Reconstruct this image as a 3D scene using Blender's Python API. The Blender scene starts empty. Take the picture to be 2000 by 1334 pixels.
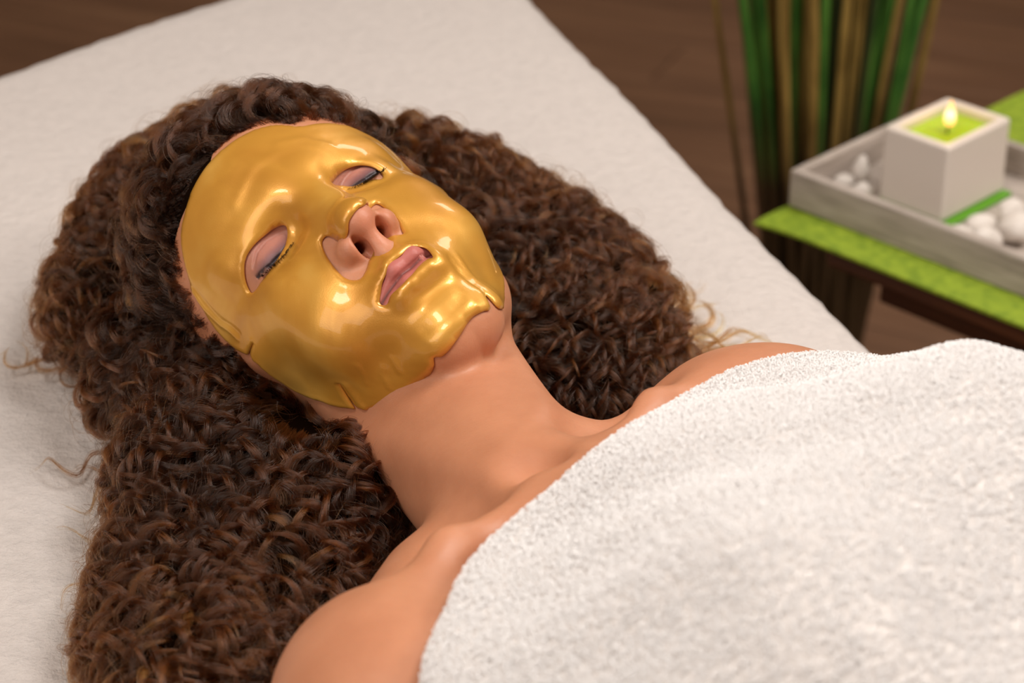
import bpy, bmesh, math, random
import numpy as np
from mathutils import Vector, Matrix, geometry

rng = np.random.default_rng(11)
R_ = math.radians

# ------------------------------------------------------------------ camera, world, lights, exposure
scene = bpy.context.scene
COL = scene.collection
CAM_Z, PITCH, LENS = 1.412, R_(29.0), 80.0
cam_data = bpy.data.cameras.new('camera')
cam_data.lens = LENS
cam_data.sensor_width = 36.0
cam_data.clip_start = 0.02
cam = bpy.data.objects.new('camera', cam_data)
COL.objects.link(cam)
cam.location = (0, 0, CAM_Z)
cam.rotation_euler = (math.pi / 2 - PITCH, 0, 0)
cam_data.dof.use_dof = True
cam_data.dof.focus_distance = 1.13
cam_data.dof.aperture_fstop = 8.5
scene.camera = cam

world = bpy.data.worlds.new('room_light')
scene.world = world
world.use_nodes = True
world.node_tree.nodes['Background'].inputs['Color'].default_value = (1.0, 0.80, 0.66, 1)
world.node_tree.nodes['Background'].inputs['Strength'].default_value = 0.09

def area_light(name, loc, target, size, power, color, size_y=None):
    d = bpy.data.lights.new(name, 'AREA')
    d.energy = power
    d.color = color
    d.size = size
    if size_y:
        d.shape = 'RECTANGLE'
        d.size_y = size_y
    o = bpy.data.objects.new(name, d)
    COL.objects.link(o)
    o.location = loc
    o.rotation_euler = (Vector(target) - Vector(loc)).to_track_quat('-Z', 'Y').to_euler()
    return o

area_light('key_lamp', (0.72, 1.02, 2.60), (0.05, 0.95, 0.85), 0.60, 27, (1.0, 0.955, 0.91))
area_light('ceiling_lamp', (-0.75, 0.18, 2.62), (-0.05, 0.95, 0.88), 0.46, 17, (1.0, 0.945, 0.89))
area_light('front_fill', (-1.45, -0.85, 2.05), (-0.05, 0.95, 0.85), 1.4, 22, (1.0, 0.95, 0.89))  # unseen fill light, added to brighten the near side of the mask
area_light('table_fill', (1.75, 1.05, 2.55), (0.4, 1.75, 0.6), 0.6, 26, (1.0, 0.92, 0.84))  # unseen light added overhead to brighten the candle's right face
area_light('back_fill', (1.0, 3.4, 2.62), (0.5, 2.6, 0.3), 0.7, 16, (1.0, 0.92, 0.84))  # unseen light added to lift the stalks and the floor behind

scene.view_settings.view_transform = 'Standard'
scene.view_settings.look = 'None'
scene.view_settings.gamma = 1.0
scene.view_settings.use_curve_mapping = False
scene.view_settings.exposure = -0.16

# ------------------------------------------------------------------ helpers
def tag(o, label=None, cat=None, group=None, kind=None):
    if label: o['label'] = label
    if cat: o['category'] = cat
    if group: o['group'] = group
    if kind: o['kind'] = kind
    return o

def link(o, parent=None):
    COL.objects.link(o)
    if parent: o.parent = parent
    return o

def empty(name, loc=(0, 0, 0), rz=0.0):
    o = bpy.data.objects.new(name, None)
    o.empty_display_size = 0.05
    o.location = loc
    o.rotation_euler.z = rz
    return link(o)

def mesh_np(name, V, F, mat=None, parent=None, smooth=True):
    """numpy verts + faces (M,3) or (M,4) -> one mesh object"""
    me = bpy.data.meshes.new(name)
    V = np.ascontiguousarray(V, np.float32)
    F = np.ascontiguousarray(F, np.int32)
    k = F.shape[1]
    me.vertices.add(len(V)); me.vertices.foreach_set('co', V.ravel())
    me.loops.add(F.size); me.loops.foreach_set('vertex_index', F.ravel())
    me.polygons.add(len(F))
    me.polygons.foreach_set('loop_start', np.arange(len(F), dtype=np.int32) * k)
    me.polygons.foreach_set('loop_total', np.full(len(F), k, np.int32))
    me.update(calc_edges=True)
    me.validate()
    me.polygons.foreach_set('use_smooth', np.full(len(me.polygons), smooth, bool))
    if mat: me.materials.append(mat)
    return link(bpy.data.objects.new(name, me), parent)

def mesh_bm(name, bm, mat=None, parent=None, smooth=False):
    me = bpy.data.meshes.new(name)
    bm.normal_update()
    bm.to_mesh(me); bm.free()
    for p in me.polygons: p.use_smooth = smooth
    if mat: me.materials.append(mat)
    return link(bpy.data.objects.new(name, me), parent)

def nrm(v):
    v = np.asarray(v, float)
    return v / np.linalg.norm(v, axis=-1, keepdims=True)

# ------------------------------------------------------------------ frames
BED_Z = 0.75
# body frame (millimetres): x to her left, y towards the head, z up from the bed
B_ORG = np.array([0.035, 0.846, BED_Z])
B_AX = np.array([[0.625, 0.781, 0.0], [-0.781, 0.625, 0.0], [0, 0, 1.0]])   # rows x, y, z
# head frame (millimetres): x to her left, y to the crown, z out of the face, origin between the outer eye corners
H_ORG = np.array([-0.099, 1.050, 0.900])
H_AX = np.array([[0.705, 0.625, 0.335], [-0.708, 0.643, 0.290], [-0.034, -0.442, 0.896]])
u_, s_, vt_ = np.linalg.svd(H_AX); H_AX = u_ @ vt_
c_, q_ = math.cos(R_(-2.5)), math.sin(R_(-2.5))
H_AX = np.array([[c_, 0, -q_], [0, 1, 0], [q_, 0, c_]]) @ H_AX          # a little more turn to her right

def b2w(p): return B_ORG + (np.asarray(p, float) / 1000.0) @ B_AX
def w2b(p): return ((np.asarray(p, float) - B_ORG) @ B_AX.T) * 1000.0
def h2w(p): return H_ORG + (np.asarray(p, float) / 1000.0) @ H_AX
def w2h(p): return ((np.asarray(p, float) - H_ORG) @ H_AX.T) * 1000.0
def h2b(p): return w2b(h2w(p))
def b2h(p): return w2h(b2w(p))

# ------------------------------------------------------------------ signed distance tools
def ell(P, c, r, ax=None):
    q = P - np.asarray(c, float)
    if ax is not None: q = q @ np.asarray(ax, float).T
    r = np.asarray(r, float)
    k0 = np.sqrt(((q / r) ** 2).sum(1)) + 1e-9
    k1 = np.sqrt(((q / (r * r)) ** 2).sum(1)) + 1e-9
    return k0 * (k0 - 1.0) / k1

def cap(P, a, b, ra, rb=None):
    if rb is None: rb = ra
    a = np.asarray(a, float); b = np.asarray(b, float)
    ba = b - a
    h = np.clip(((P - a) @ ba) / (ba @ ba), 0, 1)
    return np.linalg.norm(P - a - h[:, None] * ba, axis=1) - (ra + (rb - ra) * h)

def smin(a, b, k):
    h = np.clip(0.5 + 0.5 * (b - a) / k, 0, 1)
    return b + (a - b) * h - k * h * (1 - h)

def smax(a, b, k): return -smin(-a, -b, k)

def mir(P):
    Q = P.copy(); Q[:, 0] = np.abs(Q[:, 0]); return Q

def hairline(H):
    """negative behind the hairline (head frame)"""
    x, y = H[:, 0], H[:, 1]
    side = 24 * np.exp(-((y + 10) / 24) ** 2) * np.clip((np.abs(x) - 45) / 15, 0, 1)
    return H[:, 2] - (0.8 * y - 9 - 0.0115 * np.minimum(x * x, 6000) + side)

# ------------------------------------------------------------------ her head (head frame)
def sdf_face(P, fine=True):
    """skin surface of the head; P (N,3) in the head frame"""
    Q = mir(P)
    d = ell(P, (0, 27, -68), (75, 89, 93))                                  # cranium
    d = smin(d, ell(P, (0, -34, -45), (61, 74, 69)), 14)                    # mid face
    d = smin(d, ell(P, (0, -98.5, 4), (18.5, 18, 19)), 16)                      # chin
    d = smin(d, cap(Q, (46, -66, -52), (11, -104, 1), 13, 12), 18)           # jaw bone
    d = smin(d, ell(Q, (31, -52, -4), (22, 24, 19)), 18)                    # cheek flesh
    d = smin(d, cap(Q, (57, -16, -36), (38, -25, -7), 11, 14), 14)          # cheek bone
    d = smin(d, ell(P, (0, -70, 6), (28, 21, 20)), 12)                      # muzzle
    d = smin(d, cap(Q, (8, 16, 13), (43, 13, -7), 9, 8), 10)                # brow
    d = smax(d, -ell(Q, (29, -3, 21), (19, 11, 14)), 9)                     # eye socket
    d = smin(d, ell(Q, (31, -3.5, -2.2), (15, 13.0, 14)), 5)                # lid over the eyeball
    d = smin(d, cap(P, (0, 10, 14), (0, -30, 31), 6.5, 7.5), 9)             # nose bridge
    d = smin(d, ell(P, (0, -35.5, 32.5), (9.4, 8.8, 9.8)), 5)                   # nose tip
    d = smin(d, ell(Q, (11.2, -40.5, 24), (7.2, 7.6, 9.5)), 4)                  # nose wing
    d = smin(d, cap(P, (0, -39, 36), (0, -48.5, 27), 3.0, 3.2), 3)          # columella
    d = smin(d, cap(P, (0, -49, 23), (0, -64, 25.5), 6, 5), 8)                # philtrum column
    # nostrils
    a = nrm([0.25, 0.35, 1.0]); c = nrm(np.cross([0, 1, 0], a)); b = np.cross(a, c)
    d = smax(d, -ell(Q, (6.7, -45.6, 28.0), (3.0, 6.0, 8.5), np.array([c, b, a])), 2.0)
    d = smax(d, -cap(Q, (6.6, -45.0, 28), (6.2, -35, 14), 3.0, 3.6), 1.5)
    # crease around the nose wing
    d = smax(d, -cap(Q, (19.8, -39, 17), (18.5, -46, 18), 0.5), 4)
    # lips
    d = smin(d, cap(Q, (20.5, -72.0, 19), (6, -67.0, 27.6), 2.4, 4.4), 3.5)
    d = smin(d, cap(P, (-6, -67.0, 27.6), (6, -67.0, 27.6), 4.2), 3.0)
    d = smin(d, cap(Q, (19, -74.2, 19), (6, -78.2, 25.4), 3.0, 5.4), 3.5)
    d = smin(d, cap(P, (-6, -78.2, 25.4), (6, -78.2, 25.4), 5.4), 3.0)
    d = smax(d, -ell(P, (0, -87.0, 34), (15, 4, 9.5)), 5)                   # fold under the lower lip
    if fine:
        near = Q[:, 2] > -12
        if near.any():
            A, Bq = d[near], Q[near]
            Pn = P[near]
            for pts, rad, k, mirror in GROOVES:
                X = Bq if mirror else Pn
                g = cap(X, pts[0], pts[1], rad)
                for a, b in zip(pts[1:], pts[2:]): g = np.minimum(g, cap(X, a, b, rad))
                A = smax(A, -g, k)
            d[near] = A
    return d

def on_face(xy, lift):
    """points of the coarse face at (x, y), lifted along z"""
    P = np.c_[np.asarray(xy, float), np.full(len(xy), 45.0)]
    for _ in range(80): P[:, 2] -= sdf_face(P, False) * 0.8
    P[:, 2] += lift
    return P

LASH_X = [17, 22, 30, 38, 46]
LASH_Y = [-3.0, -5.4, -7.7, -7.8, -4.8]
LASH_UP = 2.2                       # the lid of her left eye closes a little higher
LID = lambda x, s: np.interp(np.abs(x), LASH_X, LASH_Y) + LASH_UP * (s > 0)
GROOVES = []
GROOVES = [(on_face([(0, -72.2), (6, -72.6), (12, -72.2), (17, -72.6), (22.5, -73.6)], 0.75), 1.05, 1.6, True),
           (on_face([(18, 1.0), (24, 3.6), (31, 4.6), (38, 3.6), (44, 0.2)], 0.35), 0.8, 1.0, True),
           (on_face([(-x, y) for x, y in zip(LASH_X, LASH_Y)], 0.4), 0.85, 0.9, False),
           (on_face([(x, y + LASH_UP) for x, y in zip(LASH_X, LASH_Y)], 0.4), 0.85, 0.9, False)]

def sdf_mask(P):
    """smooth sheet the gel mask follows: the face without its fine features"""
    Q = mir(P)
    d = ell(P, (0, 27, -68), (75, 89, 93))
    d = smin(d, ell(P, (0, -34, -45), (61, 74, 69)), 16)
    d = smin(d, ell(P, (0, -98.5, 4), (18.5, 18, 19)), 18)
    d = smin(d, cap(Q, (46, -66, -52), (11, -104, 1), 13, 12), 20)
    d = smin(d, ell(Q, (31, -52, -4), (22, 24, 19)), 20)
    d = smin(d, cap(Q, (57, -16, -36), (38, -25, -7), 11, 14), 16)
    d = smin(d, ell(P, (0, -72, 7), (29, 21, 21)), 12)
    d = smin(d, cap(Q, (8, 16, 13), (43, 13, -7), 9, 8), 12)
    d = smax(d, -ell(Q, (28, -4, 23), (18, 11, 14)), 11)
    d = smin(d, ell(Q, (31, -2, -2.2), (15.3, 13.3, 14.3)), 6)
    d = smin(d, cap(P, (0, 10, 14), (0, -30, 31), 6.5, 7.7), 12)
    d = smin(d, ell(P, (0, -35.5, 32.5), (9.6, 9.0, 10)), 8)
    d = smin(d, cap(Q, (8, -70, 25), (0, -68, 27.5), 5, 5), 8)
    d = smin(d, cap(Q, (10, -78.2, 24), (0, -78.2, 25.4), 5.0, 5.4), 8)
    d = smax(d, -ell(P, (0, -88.0, 35), (15, 4, 9.5)), 7)
    return d

def sdf_ear(P):
    Q = mir(P)
    a = nrm([0.92, 0.05, 0.38]); up = nrm(np.array([0, 1, -0.18]) - a * (np.array([0, 1, -0.18]) @ a)); f = np.cross(up, a)
    ax = np.array([a, up, f])
    c = np.array([71, -8, -80])
    d = ell(Q, c, (5, 26, 15), ax)
    d = smax(d, -ell(Q, c + 6 * a + 2 * up + 2 * f, (5, 16, 8), ax), 3)
    d = smin(d, ell(Q, (67, -29, -74), (4.0, 8, 7)), 5)
    return d

NECK_TOP = h2b((-4, -52, -88))
def spine(y):
    """sideways bend of the trunk and legs, so that she lies along the bed"""
    t = (-185.0 - np.asarray(y, float)) / 45.0
    return -0.80 * 45.0 * np.logaddexp(0, t)

def sdf_body(P):
    """whole skin surface, P (N,3) in the body frame"""
    H = w2h(b2w(P))
    d = np.full(len(P), 1e3)
    near = np.linalg.norm(H - np.array([0, -10, -60]), axis=1) < 190
    Hn = H[near]
    dh = sdf_face(Hn)
    dh = smin(dh, sdf_ear(Hn), 7)
    d[near] = dh
    P = P.copy(); P[:, 0] -= spine(P[:, 1])
    up = P[:, 1] > -260
    U = P[up]; M = mir(U)
    nb = cap(U, NECK_TOP, (-4, -6, 74), 44, 48)
    # sternomastoid cords and throat
    for s in (1, -1):
        nb = smin(nb, cap(U, h2b((s * 54, -42, -84)), (s * 13, 18, 112), 10, 7), 10)
    nb = smin(nb, cap(U, h2b((0, -84, -52)), (0, 16, 98), 18, 14), 18)
    nb = smin(nb, cap(M, (34, 62, 54), (118, 12, 78), 28, 33), 26)          # trapezius
    nb = smin(nb, ell(M, (133, -8, 74), (55, 60, 54)), 28)                  # shoulder
    nb = smin(nb, ell(U, (0, -150, 90), (148, 165, 90)), 40)                # rib cage
    nb = smin(nb, cap(M, (18, 10, 116), (75, 20, 117), 8, 7), 12)           # collar bone
    nb = smin(nb, cap(M, (75, 20, 117), (128, 6, 110), 7, 9), 16)
    nb = smax(nb, -ell(U, (0, 32, 120), (9, 13, 9)), 16)                  # hollow above the breast bone
    nb = smax(nb, -ell(M, (66, 44, 118), (26, 10, 11)), 16)                 # hollow above the collar bone
    nb = smin(nb, ell(M, (70, -170, 146), (66, 72, 56)), 40)                # breast
    d[up] = smin(d[up], nb, 8)
    lo = P[:, 1] < 60
    U = P[lo]; M = mir(U)
    lb = ell(U, (0, -240, 88), (132, 200, 84))
    lb = smin(lb, ell(U, (0, -420, 85), (155, 120, 83)), 50)                # pelvis
    lb = smin(lb, cap(M, (80, -440, 80), (75, -770, 62), 78, 55), 30)       # thigh
    lb = smin(lb, cap(M, (75, -770, 62), (72, -1080, 48), 52, 34), 16)      # calf
    lb = smin(lb, cap(M, (72, -1092, 42), (85, -1112, 150), 30, 20), 16)    # foot
    arm = cap(M, (142, -20, 72), (172, -290, 58), 47, 37)                   # upper arm
    arm = smin(arm, cap(M, (172, -290, 58), (165, -520, 44), 36, 24), 12)   # forearm
    arm = smin(arm, ell(M, (164, -575, 36), (36, 46, 14)), 12)              # palm
    for i, (fx, fl) in enumerate(((138, 66), (155, 76), (173, 72), (190, 56))):
        arm = smin(arm, cap(M, (fx, -600, 36), (fx + (i - 1.5) * 5, -600 - fl, 27), 8.5, 6.5), 5)
    arm = smin(arm, cap(M, (134, -555, 36), (112, -610, 30), 11, 8), 6)     # thumb
    lb = smin(lb, arm, 12)
    d[lo] = smin(d[lo], lb, 22)
    return d

def grad(f, P, e=0.25):
    g = np.empty_like(P)
    for i in range(3):
        D = np.zeros(3); D[i] = e
        g[:, i] = f(P + D) - f(P - D)
    return g / (2 * e)

def project(f, P, n=3, lim=2.5):
    for _ in range(n):
        g = grad(f, P)
        L2 = (g * g).sum(1)
        s = np.clip(f(P) / np.sqrt(L2 + 1e-9), -lim, lim)
        P = P - g / np.sqrt(L2 + 1e-9)[:, None] * s[:, None]
    return P

def surface_nets(D):
    """quads of the zero set of the array D, vertices in index space"""
    neg = D < 0
    nx, ny, nz = D.shape
    cs = np.zeros((nx - 1, ny - 1, nz - 1), np.int8)
    for i in (0, 1):
        for j in (0, 1):
            for k in (0, 1):
                cs += neg[i:nx - 1 + i, j:ny - 1 + j, k:nz - 1 + k]
    cells = np.argwhere((cs > 0) & (cs < 8))
    idx = np.full(cs.shape, -1, np.int32)
    idx[tuple(cells.T)] = np.arange(len(cells))
    acc = np.zeros((len(cells), 3)); cnt = np.zeros(len(cells))
    corners = [(i, j, k) for i in (0, 1) for j in (0, 1) for k in (0, 1)]
    vals = {c: D[tuple((cells + c).T)] for c in corners}
    for a in corners:
        for ax in range(3):
            if a[ax] == 0:
                b = list(a); b[ax] = 1; b = tuple(b)
                va, vb = vals[a], vals[b]
                m = (va < 0) != (vb < 0)
                t = va[m] / (va[m] - vb[m])
                p = np.tile(np.array(a, float), (m.sum(), 1)); p[:, ax] += t
                acc[m] += p; cnt[m] += 1
    V = cells + acc / cnt[:, None]
    F = []
    for ax in range(3):
        o1, o2 = [(1, 2), (2, 0), (0, 1)][ax]
        sl0 = [slice(1, -1)] * 3; sl1 = [slice(1, -1)] * 3
        sl0[ax] = slice(0, -1); sl1[ax] = slice(1, None)
        A = neg[tuple(sl0)]; Bq = neg[tuple(sl1)]
        for flip, msk in ((False, A & ~Bq), (True, ~A & Bq)):
            e = np.argwhere(msk)
            off = np.ones(3, int); off[ax] = 0
            e = e + off
            d1 = np.zeros(3, int); d1[o1] = 1
            d2 = np.zeros(3, int); d2[o2] = 1
            q = [idx[tuple(x.T)] for x in (e, e - d1, e - d1 - d2, e - d2)]
            q = np.stack(q, 1)
            if not flip: q = q[:, ::-1]
            F.append(q)
    F = np.concatenate(F)
    return V, F[:, ::-1]

def sparse_sdf(f, lo, hi, h, coarse=4, band=1.0):
    lo = np.asarray(lo, float); hi = np.asarray(hi, float)
    n = (np.ceil((hi - lo) / (h * coarse)).astype(int)) * coarse + 1
    nc = (n - 1) // coarse
    g = np.stack(np.meshgrid(*[np.arange(k) for k in nc], indexing='ij'), -1).reshape(-1, 3)
    C = lo + (g + 0.5) * h * coarse
    dc = np.concatenate([f(c) for c in np.array_split(C, max(1, len(C) // 200000))])
    D = np.repeat(np.repeat(np.repeat(dc.reshape(nc), coarse, 0), coarse, 1), coarse, 2)
    D = np.pad(D, ((0, 1),) * 3, mode='edge')
    keep = g[np.abs(dc) < h * coarse * (1.1 + band)]
    mask = np.zeros(n, bool)
    for i in range(coarse + 1):
        for j in range(coarse + 1):
            for k in range(coarse + 1):
                mask[keep[:, 0] * coarse + i, keep[:, 1] * coarse + j, keep[:, 2] * coarse + k] = True
    ii = np.argwhere(mask)
    P = lo + ii * h
    D[mask] = np.concatenate([f(c) for c in np.array_split(P, max(1, len(P) // 200000))])
    return D


def refine(V, F, sel, f, n=2, lim=1.0):
    """quads/tris -> split the faces whose centre passes sel(); neighbours become triangles"""
    bm = bmesh.new()
    vs = [bm.verts.new(v) for v in V]
    for q in F: bm.faces.new([vs[i] for i in (q[:3] if q[2] == q[3] else q)])
    cen = V[F].mean(1)
    bm.faces.ensure_lookup_table()
    fs = [bm.faces[i] for i in np.flatnonzero(sel(cen))]
    es = list({e for q in fs for e in q.edges})
    bmesh.ops.subdivide_edges(bm, edges=es, cuts=1, use_grid_fill=True)
    bmesh.ops.triangulate(bm, faces=[q for q in bm.faces if len(q.verts) > 4])
    bm.verts.index_update()
    V = np.array([v.co[:] for v in bm.verts])
    Q = np.array([[v.index for v in q.verts] + ([q.verts[2].index] if len(q.verts) == 3 else []) for q in bm.faces])
    bm.free()
    return V, Q
# ------------------------------------------------------------------ materials
def srgb(r, g, b):
    f = lambda c: (c / 255 / 12.92) if c / 255 <= 0.04045 else ((c / 255 + 0.055) / 1.055) ** 2.4
    return (f(r), f(g), f(b), 1.0)

class Mat:
    def __init__(self, name):
        self.m = bpy.data.materials.new(name)
        self.m.use_nodes = True
        self.t = self.m.node_tree
        self.b = self.t.nodes['Principled BSDF']
    def n(self, kind, **kw):
        o = self.t.nodes.new(kind)
        for k, v in kw.items():
            if k.startswith('_'): setattr(o, k[1:], v)
            else: o.inputs[k.replace('_', ' ')].default_value = v
        return o
    def l(self, a, b): self.t.links.new(a, b)
    def set(self, **kw):
        for k, v in kw.items(): self.b.inputs[k.replace('_', ' ')].default_value = v
        return self
    def coord(self, scale=(1, 1, 1), rot=(0, 0, 0)):
        c = self.n('ShaderNodeTexCoord'); mp = self.n('ShaderNodeMapping')
        mp.inputs['Scale'].default_value = scale
        mp.inputs['Rotation'].default_value = rot
        self.l(c.outputs['Object'], mp.inputs['Vector'])
        return mp.outputs['Vector']
    def noise(self, vec, scale, detail=4, rough=0.5):
        x = self.n('ShaderNodeTexNoise', Scale=scale, Detail=detail, Roughness=rough)
        self.l(vec, x.inputs['Vector'])
        return x.outputs['Fac']
    def ramp(self, fac, stops):
        r = self.n('ShaderNodeValToRGB')
        e = r.color_ramp.elements
        while len(e) < len(stops): e.new(0.5)
        for i, (p, c) in enumerate(stops):
            e[i].position = p; e[i].color = c
        self.l(fac, r.inputs['Fac'])
        return r.outputs['Color']
    def bump(self, h, strength, dist, prev=None):
        b = self.n('ShaderNodeBump', Strength=strength, Distance=dist)
        self.l(h, b.inputs['Height'])
        if prev: self.l(prev, b.inputs['Normal'])
        return b.outputs['Normal']
    def color(self, c): self.l(c, self.b.inputs['Base Color'])
    def normal(self, n): self.l(n, self.b.inputs['Normal'])

def make_skin():
    M = Mat('skin').set(Roughness=0.46)
    M.b.inputs['Subsurface Weight'].default_value = 0.25
    M.b.inputs['Subsurface Radius'].default_value = (1.0, 0.38, 0.20)
    M.b.inputs['Subsurface Scale'].default_value = 0.006
    M.b.inputs['Specular IOR Level'].default_value = 0.42
    v = M.coord()
    a = M.n('ShaderNodeAttribute', _attribute_name='tint')
    blot = M.ramp(M.noise(v, 34, 5, 0.6), [(0.3, (0.90, 0.84, 0.80, 1)), (0.7, (1.04, 1.02, 1.0, 1))])
    mx = M.n('ShaderNodeMix', _data_type='RGBA', _blend_type='MULTIPLY')
    mx.inputs[0].default_value = 1.0
    M.l(a.outputs['Color'], mx.inputs[6]); M.l(blot, mx.inputs[7])
    M.color(mx.outputs[2])
    n1 = M.bump(M.noise(v, 900, 3), 0.22, 0.0005)
    n2 = M.bump(M.noise(M.coord((1, 2.2, 1)), 260, 4), 0.14, 0.001, n1)
    M.normal(n2)
    return M.m

def make_gold():
    M = Mat('gold_gel').set(Metallic=0.34, Roughness=0.36)
    M.b.inputs['Coat Weight'].default_value = 0.55
    M.b.inputs['Coat Roughness'].default_value = 0.07
    M.b.inputs['Coat IOR'].default_value = 1.40
    v = M.coord()
    w = M.n('ShaderNodeTexNoise', Scale=13.0, Detail=3.0, Distortion=1.4)
    M.l(v, w.inputs['Vector'])
    c = M.ramp(w.outputs['Fac'], [(0.30, srgb(198, 136, 48)), (0.52, srgb(218, 158, 62)), (0.72, srgb(230, 178, 84))])
    M.color(c)
    r = M.n('ShaderNodeMapRange'); r.inputs['To Min'].default_value = 0.30; r.inputs['To Max'].default_value = 0.46
    M.l(M.noise(v, 22, 3), r.inputs['Value']); M.l(r.outputs['Result'], M.b.inputs['Roughness'])
    sp = M.n('ShaderNodeTexNoise', Scale=1500.0, Detail=1.0)
    M.l(v, sp.inputs['Vector'])
    n1 = M.bump(sp.outputs['Fac'], 0.12, 0.0004)
    n2 = M.bump(w.outputs['Fac'], 0.35, 0.004, n1)
    M.normal(n2)
    return M.m

def make_terry(name, col, big=110):
    M = Mat(name).set(Roughness=0.95)
    M.b.inputs['Specular IOR Level'].default_value = 0.1
    M.b.inputs['Sheen Weight'].default_value = 0.25
    v = M.coord()
    lo = tuple(x * 0.93 for x in col[:3]) + (1,)
    M.color(M.ramp(M.noise(v, big, 4, 0.6), [(0.35, lo), (0.62, col)]))
    n1 = M.bump(M.noise(v, 700, 3, 0.6), 0.35, 0.0012)
    n2 = M.bump(M.noise(v, big, 4, 0.6), 0.45, 0.006, n1)
    M.normal(n2)
    return M.m

def make_pile(col):
    M = Mat('cotton_pile').set(Roughness=0.95, Base_Color=col)
    M.b.inputs['Specular IOR Level'].default_value = 0.1
    return M.m

def make_hair():
    m = bpy.data.materials.new('curly_hair')
    m.use_nodes = True
    t = m.node_tree
    t.nodes.remove(t.nodes['Principled BSDF'])
    out = t.nodes['Material Output']
    h = t.nodes.new('ShaderNodeBsdfHairPrincipled')
    h.parametrization = 'COLOR'
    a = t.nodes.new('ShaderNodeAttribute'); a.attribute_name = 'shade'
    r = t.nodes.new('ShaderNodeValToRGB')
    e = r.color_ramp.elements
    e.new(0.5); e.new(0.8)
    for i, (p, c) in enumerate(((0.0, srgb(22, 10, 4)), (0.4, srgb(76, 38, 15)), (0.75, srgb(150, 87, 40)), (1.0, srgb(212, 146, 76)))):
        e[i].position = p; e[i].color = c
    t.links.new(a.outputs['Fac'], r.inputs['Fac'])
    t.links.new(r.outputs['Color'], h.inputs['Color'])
    h.inputs['Roughness'].default_value = 0.22
    h.inputs['Radial Roughness'].default_value = 0.32
    h.inputs['IOR'].default_value = 1.48
    t.links.new(h.outputs['BSDF'], out.inputs['Surface'])
    return m

def plain(name, col, rough=0.6, **kw):
    return Mat(name).set(Base_Color=col, Roughness=rough, **kw).m
# ------------------------------------------------------------------ skin mesh
def mesh_quads(name, V, Q, mat=None, parent=None):
    tri = Q[:, 2] == Q[:, 3]
    T = Q[tri][:, :3]; K = Q[~tri]
    me = bpy.data.meshes.new(name)
    V = np.ascontiguousarray(V, np.float32)
    me.vertices.add(len(V)); me.vertices.foreach_set('co', V.ravel())
    loops = np.concatenate([K.ravel(), T.ravel()]).astype(np.int32)
    tot = np.concatenate([np.full(len(K), 4), np.full(len(T), 3)]).astype(np.int32)
    me.loops.add(len(loops)); me.loops.foreach_set('vertex_index', loops)
    me.polygons.add(len(tot))
    me.polygons.foreach_set('loop_start', (np.cumsum(tot) - tot).astype(np.int32))
    me.polygons.foreach_set('loop_total', tot)
    me.update(calc_edges=True)
    me.validate()
    me.polygons.foreach_set('use_smooth', np.ones(len(me.polygons), bool))
    if mat: me.materials.append(mat)
    return link(bpy.data.objects.new(name, me), parent)

def make_body(parent, mat):
    lo = (-960, -1170, -12); hi = (235, 330, 300); h = 3.5
    D = sparse_sdf(sdf_body, lo, hi, h, band=0.35)
    V, F = surface_nets(D)
    V = np.array(lo) + V * h
    V = project(sdf_body, V, 1, 2.0)
    def to_h(C): return w2h(b2w(C))
    def s1(C):
        H = to_h(C)
        return (H[:, 2] > -62) & (H[:, 1] < 60) & (H[:, 1] > -125) & (np.abs(H[:, 0]) < 80)
    def s2(C):
        H = to_h(C); x = np.abs(H[:, 0])
        eye = (np.abs(x - 31) < 20) & (np.abs(H[:, 1]) < 14) & (H[:, 2] > -6)
        mid = (x < 28) & (H[:, 1] < -22) & (H[:, 1] > -90) & (H[:, 2] > 8)
        return eye | mid
    def loc(C):
        m = np.linalg.norm(to_h(C) - np.array([0, -30, 0]), axis=1) < 110
        return m
    def s3(C):
        H = to_h(C); x = np.abs(H[:, 0])
        eye = (np.abs(x - 31) < 16) & (np.abs(H[:, 1]) < 10) & (H[:, 2] > -4)
        lip = (x < 25) & (H[:, 1] < -63) & (H[:, 1] > -86) & (H[:, 2] > 14)
        return eye | lip
    for s in (s1, s2, s3):
        V, F = refine(V, F, s, sdf_body)
        m = loc(V)
        V[m] = project(sdf_body, V[m], 2, 1.5)
    body = mesh_quads('body', b2w(V), F, mat, parent)
    return body, V
def smooth01(x, a, b):
    t = np.clip((x - a) / (b - a), 0, 1)
    return t * t * (3 - 2 * t)

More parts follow.
